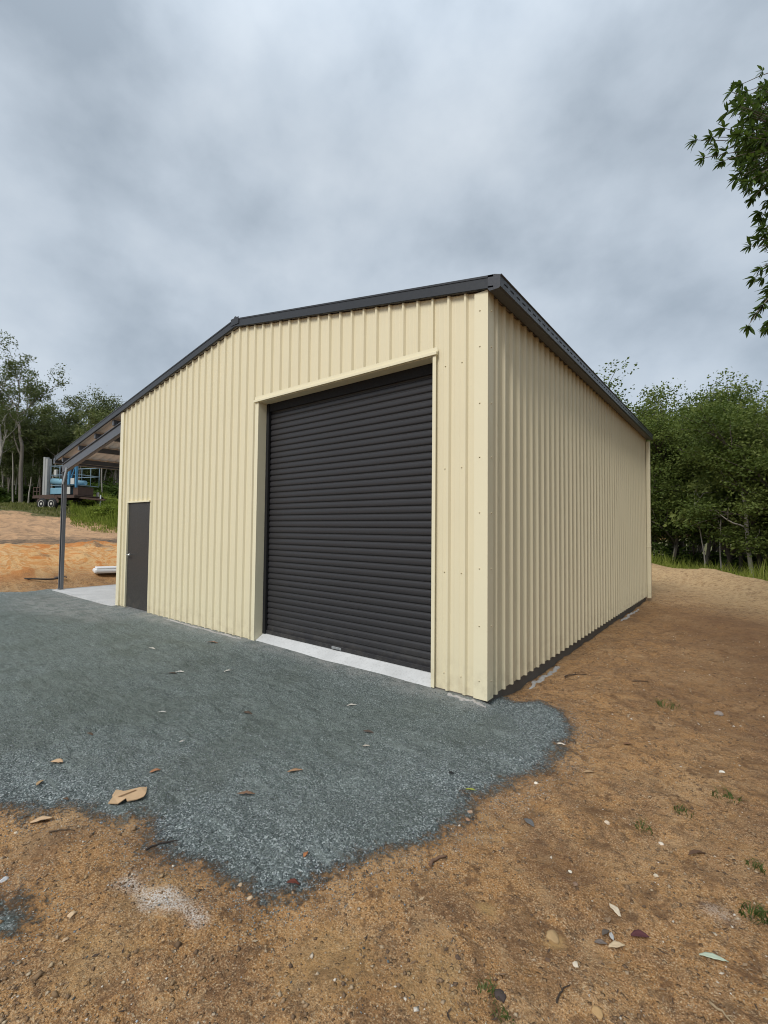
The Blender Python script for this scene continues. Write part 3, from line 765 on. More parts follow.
def leaf_mesh(name, C, seed, L0, W0, mat, droop=.3, cl=None):
    """C (n,3) leaf centres -> folded pointed leaves"""
    r = np.random.RandomState(seed); n = len(C)
    d = r.randn(n, 3); d[:, 2] = d[:, 2]*.55-droop; d /= np.linalg.norm(d, axis=1, keepdims=True)
    x_, y_ = frames(d); a = r.rand(n, 1)*6.283
    w = np.cos(a)*x_+np.sin(a)*y_; nrm = np.cross(d, w)
    Ls = L0*(.6+.8*r.rand(n, 1)); Ws = W0*(.6+.8*r.rand(n, 1))
    b = C-d*Ls*.5; t_ = C+d*Ls*.5; m_ = C+nrm*Ws*.18-d*Ls*.06
    V = np.stack([b, m_+w*Ws*.5-nrm*Ws*.35, t_, m_-w*Ws*.5-nrm*Ws*.35], 1).reshape(-1, 3)
    i = np.arange(n)*4
    F = np.stack([i, i+1, i+2, i+3], 1)
    # two triangles so the leaf can fold
    F = np.concatenate([np.stack([i, i+1, i+2], 1), np.stack([i, i+2, i+3], 1)])
    return mesh_np(name, V, F, mat, False, dict(rnd=np.repeat(np.clip(.45*r.rand(n)+.55*(cl if cl is not None else r.rand(n)), 0, 1), 4)))
def clumps(tr, per, rad_, flat=.7):
    r = tr.r; C = []; K = []
    for t_ in tr.tips:
        k = int(per*(.5+r.rand())); q = np.clip(r.randn(k, 3), -1.5, 1.5)*rad_*(.6+.7*r.rand()); q[:, 2] *= flat; C.append(t_+q); K.append(np.full(k, r.rand()))
    tr.cl = np.concatenate(K); return np.concatenate(C)
def make_tree(name, tr, C, L0, W0, bark, leaf, seed, droop=.3, Ht=None):
    if Ht:
        k = Ht/np.percentile(C[:, 2], 99.7); C = C*k; tr.V = [v*k for v in tr.V]
    ms = mesh_np('trunk', np.concatenate(tr.V), np.concatenate(tr.F), bark, True)
    mc = leaf_mesh('crown', C, seed, L0, W0, leaf, droop, tr.cl)
    return ms, mc
def gum(seed, Ht, fork=.42, per=55, rad_=.5, lean=.1, L0=.30, W0=.11, bark='bark_grey', maxlev=3, nch=(5, 4, 3), spread=.6):
    t = Tree(seed); r = t.r
    pts, d = t.path((0, 0, -.3), (lean*.5*r.randn(), lean*.5*r.randn(), 1), Ht*fork, 6, .025, .05)
    r0 = Ht*.014; t.limb(pts, r0, r0*.72, 8)
    t.grow(pts[-1], d, Ht*.33, r0*.72, 0, maxlev, .14, .09, nch, spread, .66)
    for k in range(2):
        a = r.rand()*6.28; t.grow(pts[-2-k], (math.cos(a)*.7, math.sin(a)*.7, .75), Ht*.24, r0*.4, 1, maxlev, .15, .07, nch, spread, .66)
    return make_tree('gum', t, clumps(t, per, rad_, .75), L0, W0, MAT[bark], MAT['leaf_gum'], seed, .55, Ht)
def bushy(seed, Ht, per=42, rad_=.55, L0=.15, W0=.085, bark='bark_dark', stems=3, low=2):
    t = Tree(seed); r = t.r
    for s_ in range(stems):
        a = r.rand()*6.28; sp_ = .10+.25*r.rand(); hh = Ht*(.50+.22*r.rand())
        pts, d = t.path((.25*math.cos(a), .25*math.sin(a), -.3), (sp_*math.cos(a), sp_*math.sin(a), 1), hh, 8, .09, .03)
        r0 = Ht*.011; t.limb(pts, r0, r0*.42, 7)
        for k in range(low, 9):
            for j in range(1 if k < 5 else 2):
                b = r.rand()*6.28; f = k/8
                t.grow(pts[k], (math.cos(b)*.9, math.sin(b)*.9, .25+.8*f), Ht*(.24-.05*f)*(.6+.7*r.rand()), r0*.32, 1, 2, .2, .07, (0, 4, 3), .8, .62)
        t.grow(pts[-1], d, Ht*.22, r0*.42, 1, 2, .18, .06, (0, 6, 3), .7, .7)
    C = clumps(t, per, rad_, .55)
    return make_tree('bushy', t, C, L0, W0, MAT[bark], MAT['leaf_wood'], seed, .15, Ht)
def place_tree(meshes, x_, y_, z_, rz, sc_, label, cat='tree', name='tree', group=None, tilt=0):
    o = thing(name, label, cat, (x_, y_, z_), rz, group); o.scale = (sc_[0], sc_[0], sc_[1]); o.rotation_euler[0] = tilt
    link('trunk' if cat == 'tree' else 'stem', meshes[0], o); link('crown' if cat == 'tree' else 'foliage', meshes[1], o)
    return o
def at_px(px, depth):
    q = at(px, 529, depth); return q[0], q[1], h1(q[0], q[1])

# --- wood on the right, beyond the edge of the pad
BV = [bushy(100+i, 10, [80, 95, 75, 90, 70][i], [.34, .40, .36, .42, .34][i], low=[3, 4, 4, 3, 5][i], bark=['bark_dark', 'bark_grey', 'bark_dark', 'bark_grey', 'bark_dark'][i]) for i in range(5)]
r = np.random.RandomState(5)
spots = []
# (px, depth, height scale) front row, seen one by one, then deeper rows
front = [(655, 24, .86), (672, 22.5, .84), (693, 21.5, .88), (716, 20.5, .86), (742, 19, .86), (770, 17.5, .80), (800, 16.5, .8), (835, 16, .8), (632, 27, .98), (606, 31, 1.22)]
for i, (px, dp, s_) in enumerate(front):
    X_, Y_, Z_ = at_px(px, dp)
    lab = ['small-leaved dark tree rising right behind the far downpipe', 'round topped green tree in the front of the wood, second right of the shed',
           'tall multi-stemmed tree with twisted dark limbs in the middle of the right wood', 'bright topped leafy tree left of the bare pale dead trunk',
           'broad leafy tree directly behind the bare pale dead trunk', 'dense green tree cut by the right edge of the photo', None, None,
           'tree whose top leaves just clear the dark gutter near its far end', 'single leafy tree tip showing above the gutter in the sky'][i]
    if lab is None: lab = 'leafy green tree of the wood right of the picture edge'
    place_tree(BV[i % 5], X_, Y_, Z_, r.rand()*6.28, (s_*(.9+.15*r.rand()), s_), lab, group='trees of the wood on the right')
for row, (dep, n_, x0, x1) in enumerate([(27, 9, 640, 860), (32, 10, 650, 880), (38, 11, 640, 900)]):
    for k in range(n_):
        px = x0+(x1-x0)*(k+.7*r.rand())/n_; X_, Y_, Z_ = at_px(px, dep+r.randn()*1.2); s_ = .92+.22*r.rand()+row*.06
        place_tree(BV[r.randint(5)], X_, Y_, Z_, r.rand()*6.28, (s_*.95, s_), 'leafy green tree standing deep in the dense wood behind the first row', group='trees deep in the wood on the right')
for k, (X_, Y_) in enumerate([(6.3, 12.0), (8.2, 9.6), (10.2, 7.4), (12.0, 4.6), (13.8, 1.6), (15.8, -1.6), (9.5, 12.5), (12.5, 9.0), (15, 5.5), (17.5, 1.5)]):
    s_ = .85+.25*r.rand(); place_tree(BV[k % 5], X_, Y_, h1(X_, Y_), r.rand()*6.28, (s_, s_), 'leafy green tree of the wood right of the picture edge', group='trees of the wood on the right')
# pale dead trunk
t = Tree(77)
pts, d = t.path((0, 0, -.3), (.05, 0, 1), 5.4, 7, .06, .03); t.limb(pts, .085, .05, 7)
for k, (a, el) in enumerate([(2.6, .5), (.3, .8), (3.3, 1.0), (5.9, .4), (1.0, 1.2)]):
    q, d2 = t.path(pts[3+k % 4], (math.cos(a), math.sin(a), el), 1.3-.12*k, 5, .22, .05); t.limb(q, .035, .012, 5)
    q2, _ = t.path(q[3], (math.cos(a+1), math.sin(a+1), .9), .6, 4, .25, .1); t.limb(q2, .016, .006, 4)
X_, Y_, Z_ = at_px(753, 17.0)
o = thing('dead_tree', 'bare pale grey dead trunk with crooked branches in front of the right wood', 'dead tree', (X_, Y_, Z_), 3.6)
link('trunk', mesh_np('dead_trunk', np.concatenate(t.V), np.concatenate(t.F), MAT['bark_pale'], True), o)
# slim pale saplings
for px, dp, hh, lab in [(704, 18.6, 3.4, 'slim pale straight sapling stem left of the dead trunk in the right wood'), (722, 18.2, 3.8, 'slim pale leaning sapling stem nearest the dead trunk in the right wood'), (668, 22, 3.6, 'slim grey sapling stem nearest the downpipe in the right wood')]:
    t = Tree(int(px)); pts, d = t.path((0, 0, -.2), (.08*t.r.randn(), .05, 1), hh, 7, .05, .02); t.limb(pts, .035, .015, 6)
    for k in range(6): t.grow(pts[-1-k % 3], (t.r.randn(), t.r.randn(), .8), .8, .012, 1, 2, .2, .05, (0, 3, 2), .8, .6)
    X_, Y_, Z_ = at_px(px, dp)
    place_tree(make_tree('s', t, clumps(t, 16, .25), .2, .09, MAT['bark_pale'], MAT['leaf_wood'], int(px)), X_, Y_, Z_, 0, (1, 1), lab, name='sapling', group='slim saplings at the wood edge')
# understorey shrubs
def shrub(seed, R, Hs, per=70, L0=.16, W0=.08, mat='leaf_shrub'):
    t = Tree(seed); r_ = t.r
    for k in range(9):
        a = r_.rand()*6.28; t.grow((0, 0, -.1), (math.cos(a)*R*.9, math.sin(a)*R*.9, Hs), Hs*(.6+.4*r_.rand()), .02, 1, 2, .2, .03, (0, 5, 3), .8, .6)
    return make_tree('shrub', t, clumps(t, per, .22*R), L0, W0, MAT['bark_dark'], MAT[mat], seed, .1)
SV = [shrub(300+i, .9, 1.6) for i in range(3)]
for k in range(18):
    px = 640+11.5*k+6*r.rand(); dp = np.interp(px, [640, 850], [22.5, 16.5])+1.5*r.rand(); X_, Y_, Z_ = at_px(px, dp); s_ = .45+.6*r.rand()
    place_tree(SV[k % 3], X_, Y_, Z_, r.rand()*6.28, (s_*1.15, s_), 'low leafy understorey shrub at the foot of the right wood behind the grass', 'shrub', 'shrub', 'understorey shrubs at the right wood')

# --- gum trees on the left, up the slope
GV = [gum(200, 14, .42, 34, .34, .05, L0=.2, W0=.09, nch=(5, 3, 3), spread=.5), gum(201, 13, .34, 90, .42, .08, L0=.2, W0=.09), gum(202, 12, .30, 90, .45, .1, nch=(6, 4, 3), L0=.2, W0=.09), gum(203, 13, .45, 40, .34, .08, bark='bark_pale', L0=.2, W0=.09, nch=(4, 3, 3), spread=.42)]
lst = [(20, 36, .97, 0, 'tallest gum tree with open crown at the left edge of the photo'),
       (-8, 34, .86, 3, 'gum tree half cut by the left picture edge beside the tallest gum'),
       (66, 42, .84, 3, 'slender gum with a small airy crown rising left of the awning tip'),
       (40, 40, .66, 1, 'bushy dark gum between the tallest gum and the slender one'),
       (102, 44, .93, 2, 'round domed light green gum showing above the awning roof'),
       (114, 41, .72, 1, 'leafy gum behind the awning close to the shed wall'),
       (84, 40, .60, 2, 'low bushy gum behind the blue machine on the trailer'),
       (55, 38, .56, 2, 'low dark gum just behind the grey mast of the trailer load'),
       (8, 40, .66, 1, 'leafy gum behind the trunk of the tallest gum')]
for (px, dp, s_, v, lab) in lst:
    X_, Y_, Z_ = at_px(px, dp); place_tree(GV[v], X_, Y_, Z_, r.rand()*6.28+(1.57 if px == 20 else 0), (s_, s_), lab, name='gum_tree', group='gum trees up the slope')
for row, (dep, n_, x0, x1) in enumerate([(47, 12, -60, 150), (54, 13, -70, 165), (63, 15, -80, 180), (75, 16, -90, 190)]):
    for k in range(n_):
        px = x0+(x1-x0)*(k+.8*r.rand())/n_; X_, Y_, Z_ = at_px(px, dep+r.randn()*2); s_ = .58+.20*r.rand()+.06*row
        place_tree(GV[1+r.randint(3)], X_, Y_, Z_, r.rand()*6.28, (s_*1.1, s_), 'slender gum tree deep in the wood behind the loaded trailer', name='gum_tree', group='gum trees deep in the left wood')
# slim bare stems seen under the awning
ST = []
for i in range(3):
    t = Tree(500+i); pts, d = t.path((0, 0, -.3), (.05*t.r.randn(), .05*t.r.randn(), 1), 7, 7, .04, .02); t.limb(pts, .07, .035, 6)
    for k in range(6): t.grow(pts[-1-k % 3], (t.r.randn(), t.r.randn(), .9), 1.5, .02, 1, 2, .2, .05, (0, 3, 2), .8, .6)
    ST.append(make_tree('st', t, clumps(t, 28, .35), .28, .11, MAT['bark_pale' if i != 1 else 'bark_grey'], MAT['leaf_gum'], 500+i, .5))
for k in range(26):
    px = -20+150*(k+.8*r.rand())/26; X_, Y_, Z_ = at_px(px, 37+6*r.rand()); s_ = .75+.4*r.rand()
    place_tree(ST[k % 3], X_, Y_, Z_, r.rand()*6.28, (1, s_), 'thin pale stem of a young gum among the trunks behind the trailer', name='gum_sapling', group='thin gum stems behind the trailer')
SG = [shrub(320+i, 1.0, 1.7, 60, .22, .09) for i in range(2)]
for k in range(16):
    px = -30+170*(k+.6*r.rand())/16; X_, Y_, Z_ = at_px(px, 38+5*r.rand()); s_ = .7+.6*r.rand()
    place_tree(SG[k % 2], X_, Y_, Z_, r.rand()*6.28, (s_*1.3, s_), 'dull green shrub under the gum trees behind the trailer', 'shrub', 'shrub', 'shrubs under the left gums')
SB = shrub(340, 1.0, 1.7, 60, .22, .09, 'grass')
px_b = [(106, 29, .8), (114, 25.0, .6), (93, 30, .6)]
for k, (px, dp, s_) in enumerate(px_b):
    X_, Y_, Z_ = at_px(px, dp)
    place_tree(SB, X_, Y_, Z_, k*2.1, (s_*1.2, s_*.62), ['bright green bush among long grass right of the trailer', 'low green bush at the bank top touching the shed wall edge', 'small bush right behind the trailer drawbar'][k], 'shrub', 'shrub')

# --- near tree on the right whose branches hang into the picture
t = Tree(900); r = t.r
def P(px, py, dp): return at(px, py, dp)
base_x, base_y, _ = at(1010, 529, 6.4)
base = np.array([base_x, base_y, h1(base_x, base_y)-.2])
fork = base+np.array([-.25, .1, 3.4])
t.limb(np.array([base, base+np.array([-.05, .03, 1.2]), base+np.array([-.18, .03, 2.4]), fork]), .16, .12, 10)
hubs = [P(835, 60, 6.2), P(815, 150, 6.0), P(825, 250, 6.1), P(900, -40, 6.6), P(900, 330, 6.6), P(960, 120, 7.2)]
hubpaths = []
for hb in hubs:
    mid = fork*.5+hb*.5+np.array([0, 0, .5])+r.randn(3)*.15
    tt = np.linspace(0, 1, 8)[:, None]; pp = (1-tt)**2*fork+2*tt*(1-tt)*mid+tt**2*hb
    t.limb(pp, .075, .022, 7); hubpaths.append(pp)
tips = [(696, 140, 5.9), (704, 158, 6.0), (712, 137, 5.9), (724, 128, 5.9), (728, 112, 6.1), (732, 92, 6.0), (742, 84, 6.2), (723, 161, 5.9), (718, 150, 6.0), (737, 178, 6.0), (744, 164, 6.1),
        (753, 198, 6.0), (760, 190, 6.2), (750, 246, 6.0), (758, 240, 6.1), (761, 268, 6.0), (765, 225, 6.2), (748, 326, 5.8), (756, 313, 5.9), (762, 306, 5.9), (768, 296, 6.0), (770, 320, 6.0)]
for k in range(150):
    px = 738+110*r.rand()**1.2; py = 84+100*r.rand()+8*abs(px-768)/30; tips.append((px, py, 5.6+1.3*r.rand()))
for k in range(34):
    px = 752+50*r.rand(); py = 185+150*r.rand(); tips.append((px+14*abs(math.sin(py*.045)), py, 5.6+.8*r.rand()))
for k in range(70):
    px = 772+190*r.rand(); py = -120+500*r.rand(); tips.append((px, py, 5.5+2.0*r.rand()))
nodes = np.concatenate([hp[2:] for hp in hubpaths]); LC, LD = [], []
for (px, py, dp) in tips:
    q = P(px, py, dp); j = np.argmin(np.linalg.norm(nodes-q, axis=1)); s0 = nodes[j]; md = (s0+q)/2+np.array([0, 0, .12])+r.randn(3)*.05
    tt = np.linspace(0, 1, 6)[:, None]; pp = (1-tt)**2*s0+2*tt*(1-tt)*md+tt**2*q; t.limb(pp, .012, .004, 4)
    dd = pp[-1]-pp[-2]; dd /= np.linalg.norm(dd); x_, y_ = frames(dd[None])
    for (cpt, nl, sc_) in ((pp[-1], 11, 1.0), (pp[-2]+r.randn(3)*.03, 7, .9)):
        for k in range(nl):
            a = 6.283*(k+.5*r.rand())/nl; op = .75+.45*r.rand()
            ld = dd*math.cos(op)+(math.cos(a)*x_[0]+math.sin(a)*y_[0])*math.sin(op)+np.array([0, 0, -.28]); ld /= np.linalg.norm(ld)
            LC.append(cpt); LD.append(ld*sc_*(.09+.06*r.rand()))
LC = np.array(LC); LD = np.array(LD); n_ = len(LC); ln = np.linalg.norm(LD, axis=1, keepdims=True); d_ = LD/ln
x_, y_ = frames(d_); a = r.randn(n_, 1)*.7; w_ = np.cos(a)*x_+np.sin(a)*y_; nn = np.cross(d_, w_); wd = ln*.13
rows = [(0.02, .1), (.3, .95), (.62, 1.0), (1.0, .06)]
Vs = []
for f, ww in rows:
    cpt = LC+LD*f+nn*(-.12*ln*f*f); Vs += [cpt+w_*wd*ww+nn*wd*.35*ww, cpt, cpt-w_*wd*ww+nn*wd*.35*ww]
Vs = np.stack(Vs, 1).reshape(-1, 3); i = np.arange(n_)[:, None]*12; Fl = []
for k in range(3):
    for s_ in (0, 1): Fl.append(np.concatenate([i+3*k+s_, i+3*k+s_+1, i+3*k+4+s_, i+3*k+3+s_], 1))
o = thing('tree', 'near tree with drooping whorls of pointed leaves hanging in at the upper right', 'tree', tuple(base))
inv = Matrix.Translation(-Vector(base))
tr_me = mesh_np('near_trunk', np.concatenate(t.V)-base, np.concatenate(t.F), MAT['bark_grey'], True)
link('trunk', tr_me, o); link('crown', mesh_np('near_crown', Vs-base, np.concatenate(Fl), MAT['leaf_near'], True, dict(rnd=np.repeat(r.rand(n_), 12))), o)

# ------------------------------------------------------------------ grass
def blades(name, X_, Y_, Z_, hh, ww, mat, seed, lean=.45):
    r_ = np.random.RandomState(seed); n = len(X_); a = r_.rand(n)*6.283; b = r_.rand(n)*6.283
    w = np.stack([np.cos(a), np.sin(a), 0*a], 1)*ww[:, None]; ld = np.stack([np.cos(b), np.sin(b), 0*b], 1)*(hh*lean*r_.rand(n))[:, None]
    p0 = np.stack([X_, Y_, Z_], 1); up_ = np.stack([0*hh, 0*hh, hh], 1)
    m_ = p0+up_*.55+ld*.35; tp = p0+up_*(.95-.25*r_.rand(n))[:, None]+ld
    V = np.stack([p0-w, p0+w, m_+w*.8, m_-w*.8, tp+w*.12, tp-w*.12], 1).reshape(-1, 3); i = np.arange(n)[:, None]*6
    F = np.concatenate([i+np.array([[0, 1, 2, 3]]), i+np.array([[3, 2, 4, 5]])])
    return mesh_np(name, V, F, mat, False, dict(rnd=np.repeat(r_.rand(n), 6)))
r = np.random.RandomState(11)
# long grass between the pad and the wood
N = 26000; X_ = -9+22*r.rand(N); ye_ = np.interp(X_, EDGE_X, EDGE_Y); Y_ = ye_+.5+7.5*r.rand(N)**1.2
keep = (fbm(X_*.9, Y_*.9, 3, 50) > -.18-.25*r.rand(N)); X_, Y_ = X_[keep], Y_[keep]; n_ = len(X_)
s_ = Y_-np.interp(X_, EDGE_X, EDGE_Y); hh = (.25+.65*sstep(.4, 3.0, s_))*(.5+.8*r.rand(n_))*(.75+.9*vnoise(X_*.8, Y_*.8, 51))
tag(link('long_grass', blades('long_grass', X_, Y_, height(X_, Y_)-.03, hh, .008+.010*r.rand(n_), MAT['grass'], 52)), 'long green grass along the foot of the right wood', 'grass', kind='stuff')
# grass up the left slope
def strip(px0, px1, d0, d1, N, seed):
    r_ = np.random.RandomState(seed); px = px0+(px1-px0)*r_.rand(N); dp = d0+(d1-d0)*r_.rand(N)
    q = CAM[None]+dp[:, None]*(FWD[None]+(px[:, None]-384)/F_PX*RGT[None]-(529-512)/F_PX*UPV[None]); return q[:, 0], q[:, 1], r_
X_, Y_, r_ = strip(70, 135, 20.5, 33, 24000, 60); _d = (X_-CAM[0])*FWD[0]+(Y_-CAM[1])*FWD[1]; k_ = (fbm(X_*.5, Y_*.5, 3, 61) > -.15-.2*r_.rand(len(X_))) & (r_.rand(len(X_)) < sstep(20.5, 23, _d+3*fbm(X_*.6, Y_*.6, 3, 67))*sstep(3.2, 6, Y_+2.5*fbm(X_*.7, Y_*.7, 3, 68))); X_, Y_ = X_[k_], Y_[k_]; n_ = len(X_)
_d = (X_-CAM[0])*FWD[0]+(Y_-CAM[1])*FWD[1]; hh = (.14+1.05*vnoise(X_*.6, Y_*.6, 62)*sstep(21, 24.5, _d)*sstep(3.6, 6.5, Y_))*(.6+.8*r_.rand(n_))
tag(link('long_grass', blades('bank_long_grass', X_, Y_, height(X_, Y_)-.03, hh, .007+.010*r_.rand(n_), MAT['grass'], 63, .3)), 'tall bright green grass right of the trailer on the bank', 'grass', kind='stuff')
X_, Y_, r_ = strip(-40, 140, 24, 44, 22000, 64); k_ = (bank_t(X_, Y_)+2.2*fbm(X_*.5, Y_*.5, 3, 30) > 14.2-1.5*r_.rand(len(X_))); X_, Y_ = X_[k_], Y_[k_]; n_ = len(X_)
hh = (.10+.14*vnoise(X_*.6, Y_*.6, 65))*(.6+.8*r_.rand(n_))
tag(link('short_grass', blades('short_grass', X_, Y_, height(X_, Y_)-.02, hh, .012+.012*r_.rand(n_), MAT['grass_dull'], 66)), 'short dull green grass round the trailer below the gums', 'grass', kind='stuff')

# ------------------------------------------------------------------ trailer and its load
_rh = RGT[:2]/np.linalg.norm(RGT[:2]); _fh = FWD[:2]/np.linalg.norm(FWD[:2])
tvec = math.cos(rad(17))*_rh-math.sin(rad(17))*_fh; TRZ = math.atan2(tvec[1], tvec[0])
nvec = np.array([-tvec[1], tvec[0]]); _w = at(46.8, 529, 26.6)[:2]
tx, ty = _w+tvec*.38+nvec*1.06
tz_ = h1(tx, ty)
trl = thing('trailer', 'rusty tandem axle flatbed trailer with railed sides parked on the bank', 'trailer', (tx, ty, tz_), TRZ)
m = MB()   # deck and chassis, x along the trailer
m.box(-1.75, 1.5, -.95, .95, .80, .86, .01); m.box(-1.75, 1.5, -.97, -.90, .68, .80, .01); m.box(-1.75, 1.5, .90, .97, .68, .80, .01)
for xx in (-1.6, -.7, .2, 1.1, 1.42): m.box(xx-.04, xx+.04, -.9, .9, .70, .795)
m.build('deck', MAT['rust'], trl)
m = MB(); m.bar((1.45, -.6, .72), (2.5, 0, .62), .07, .10); m.bar((1.45, .6, .72), (2.5, 0, .62), .07, .10); m.bar((2.45, 0, .62), (2.7, 0, .62), .08); m.build('drawbar', MAT['rust'], trl)
m = MB(); m.tube([(2.35, 0, .05), (2.35, 0, .9)], .035, 10); m.tube([(2.35, 0, .02), (2.35, 0, .06)], .10, 10); m.build('jockey_stand', MAT['zincgrey'], trl)
for s_ in (-1, 1):
    m = MB()
    for xx in (-1.72, -1.45, -1.2): m.box(xx-.02, xx+.02, s_*.93-.02, s_*.93+.02, .86, 1.35)
    for zz in (1.1, 1.33): m.box(-1.74, -1.18, s_*.93-.018, s_*.93+.018, zz-.018, zz+.018)
    m.build('side_rail', MAT['rust'], trl)
    m = MB()
    prof_ = []
    for k in range(0, 13):
        a = math.pi*k/12; prof_.append((-.62-.33*math.cos(a), .36+.36*math.sin(a)) if False else (0, 0))
    pth = [(-1.13, .40), (-1.05, .62), (-.88, .745), (.12, .745), (.29, .62), (.37, .40)]
    for a_, b_ in zip(pth, pth[1:]): m.bar((a_[0], s_*1.06, a_[1]), (b_[0], s_*1.06, b_[1]), .26, .012, up=(0, 1, 0))
    m.build('mudguard', MAT['rust'], trl)
for xx in (-.77, .01):
    for s_ in (-1, 1):
        m = MB(); c = (xx, s_*1.06, .34)
        m.lathe([(.20, -.10), (.30, -.105), (.335, -.07), (.34, 0), (.335, .07), (.30, .105), (.20, .10)], 26, 'Y', c)
        wh = m.build('wheel', MAT['tyre'], trl)
        m = MB(); m.lathe([(.205, s_*.095), (.215, s_*.108), (.19, s_*.105), (.17, s_*.06), (.09, s_*.055), (.075, s_*.10), (.045, s_*.11), (.01, s_*.112)], 22, 'Y', c); m.build('rim', MAT['rim'], wh)
m = MB(); m.box(-1.79, -1.752, -.85, -.60, .70, .79, .01); m.build('tail_light', painted('red_tail_light', (.35, .02, .02), .3, .1), trl)

mac = thing('lift_machine', 'faded blue boom lift machine with pipe rail cage loaded on the rusty trailer', 'machine', (tx-tvec[0]*.543, ty-tvec[1]*.543, tz_+.862), TRZ); mac.scale = (.648, 1, 1.22)
m = MB(); m.box(-.28, 1.55, -.70, .62, .06, .36, .03); m.box(-.1, 1.2, -.5, .5, .36, .46, .03); m.build('base_frame', MAT['blue'], mac)
m = MB(); m.tube([(-.2, -.6, .70), (2.25, -.6, .60)], .15, 16); m.tube([(-.2, .25, .74), (2.2, .25, .66)], .11, 14); m.build('boom_tube', MAT['blue'], mac)
m = MB(); m.box(-.86, -.63, -.88, -.62, .0, 1.86, .015); m.box(-.59, -.33, -.88, -.62, .0, 1.78, .015); m.box(-.63, -.59, -.82, -.68, .0, 1.7); m.build('mast_plates', MAT['greym'], mac)
m = MB()
for xx in (-.25, .85, 1.95, 3.0):
    for yy in (-.7, .7): m.tube([(xx, yy, .5), (xx, yy, 1.42)], .022, 8)
for zz in (.98, 1.42):
    for yy in (-.7, .7): m.tube([(-.25, yy, zz), (3.0, yy, zz)], .02, 8)
    for xx in (-.25, 3.0): m.tube([(xx, -.7, zz), (xx, .7, zz)], .02, 8)
m.box(-.25, 3.0, -.70, .70, .47, .50); m.build('cage_rails', MAT['railblue'], mac)
m = MB(); m.box(2.06, 2.26, -.84, -.72, .50, 1.30, .01); m.box(2.94, 3.06, -.84, -.73, .35, 1.44, .01); m.bar((2.2, -.76, .6), (2.75, -.76, 1.3), .05); m.build('cage_posts', MAT['blued'], mac)
m = MB(); m.box(.35, .95, -.5, .2, .86, 1.36, .05); m.tube([(.5, -.52, 1.05), (.62, -.52, 1.40)], .08, 10); m.build('motor', MAT['darkm'], mac)
m = MB(); m.box(.02, .28, -.64, -.50, .90, 1.26, .03); m.build('white_cover', MAT['palepanel'], mac)
m = MB(); m.box(2.3, 2.9, -.6, .4, .02, .42, .02); m.box(1.66, 1.76, -.86, -.76, .0, .66, .005); m.build('counterweight', MAT['rust'], mac)
m = MB(); m.box(2.35, 2.75, -.80, -.74, .52, .80, .005); m.box(1.8, 2.2, -.74, -.70, .05, .40, .005); m.build('side_panel', MAT['palepanel'], mac)
m = MB(); m.box(-1.62, -1.25, -.5, .4, .0, .36, .04); m.tube([(-1.42, -.3, .36), (-1.42, -.3, .62)], .10, 12)
gen = m.build('toolbox', MAT['darkm'], None, (tx, ty, tz_+.862), (0, 0, TRZ)); tag(gen, 'dark bulky toolbox at the railed tail end of the trailer', 'toolbox')

# wooden fence post on the bank
X_, Y_, Z_ = at_px(96.5, 28.0)
m = MB(); m.tube([(0, 0, -.3), (.01, 0, .5), (.0, .01, 1.12)], .085, 10, .075); m.tube([(0, .01, 1.1), (0, .01, 1.14)], .06, 10)
tag(m.build('fence_post', MAT['bark_pale'], None, (X_, Y_, Z_)), 'weathered grey wooden post in the long grass right of the trailer', 'post')

# ------------------------------------------------------------------ things lying by the slab
q = on_plane(104, 578, .06)
m = MB(); m.box(-.75, 1.2, -.24, .24, .13, .25, .05); m.box(-.70, .5, -.20, .18, .252, .30, .022)
tag(m.build('wrapped_bundle', MAT['pvc'], None, (q[0]-.0, q[1]+.50, h1(q[0], q[1])-.07), (.03, .02, rad(78))), 'flat white wrapped bundle lying on dark timber between the awning slab and the orange bank', 'bundle')
m = MB()
for k in range(3): m.bar((-1.1+.1*k, .1*k-.1, .05+.03*k), (1.0-.15*k, .12*k-.05, .05+.035*k), .09, .045, .004)
m.build('timber_offcuts', MAT['bark_dark'], None, (q[0]-.15, q[1]+.35, h1(q[0], q[1])-.05), (0, 0, rad(84)))
tag(bpy.data.objects['timber_offcuts'], 'dark timber boards under the white bundle by the awning slab', 'timber')
q = on_plane(44, 584, -.0)
m = MB()
for k in range(2):
    rr = .30+.05*k; m.tube([(rr*1.5*math.cos(a*.3), rr*.7*math.sin(a*.3), .03+.02*k+.01*math.sin(a)) for a in range(0, 20)], .013, 8)
tag(m.build('hose', MAT['darkm'], None, (q[0], q[1], h1(q[0], q[1])-.01), (0, 0, .9)), 'dark coiled hose on the clay left of the awning post', 'hose')

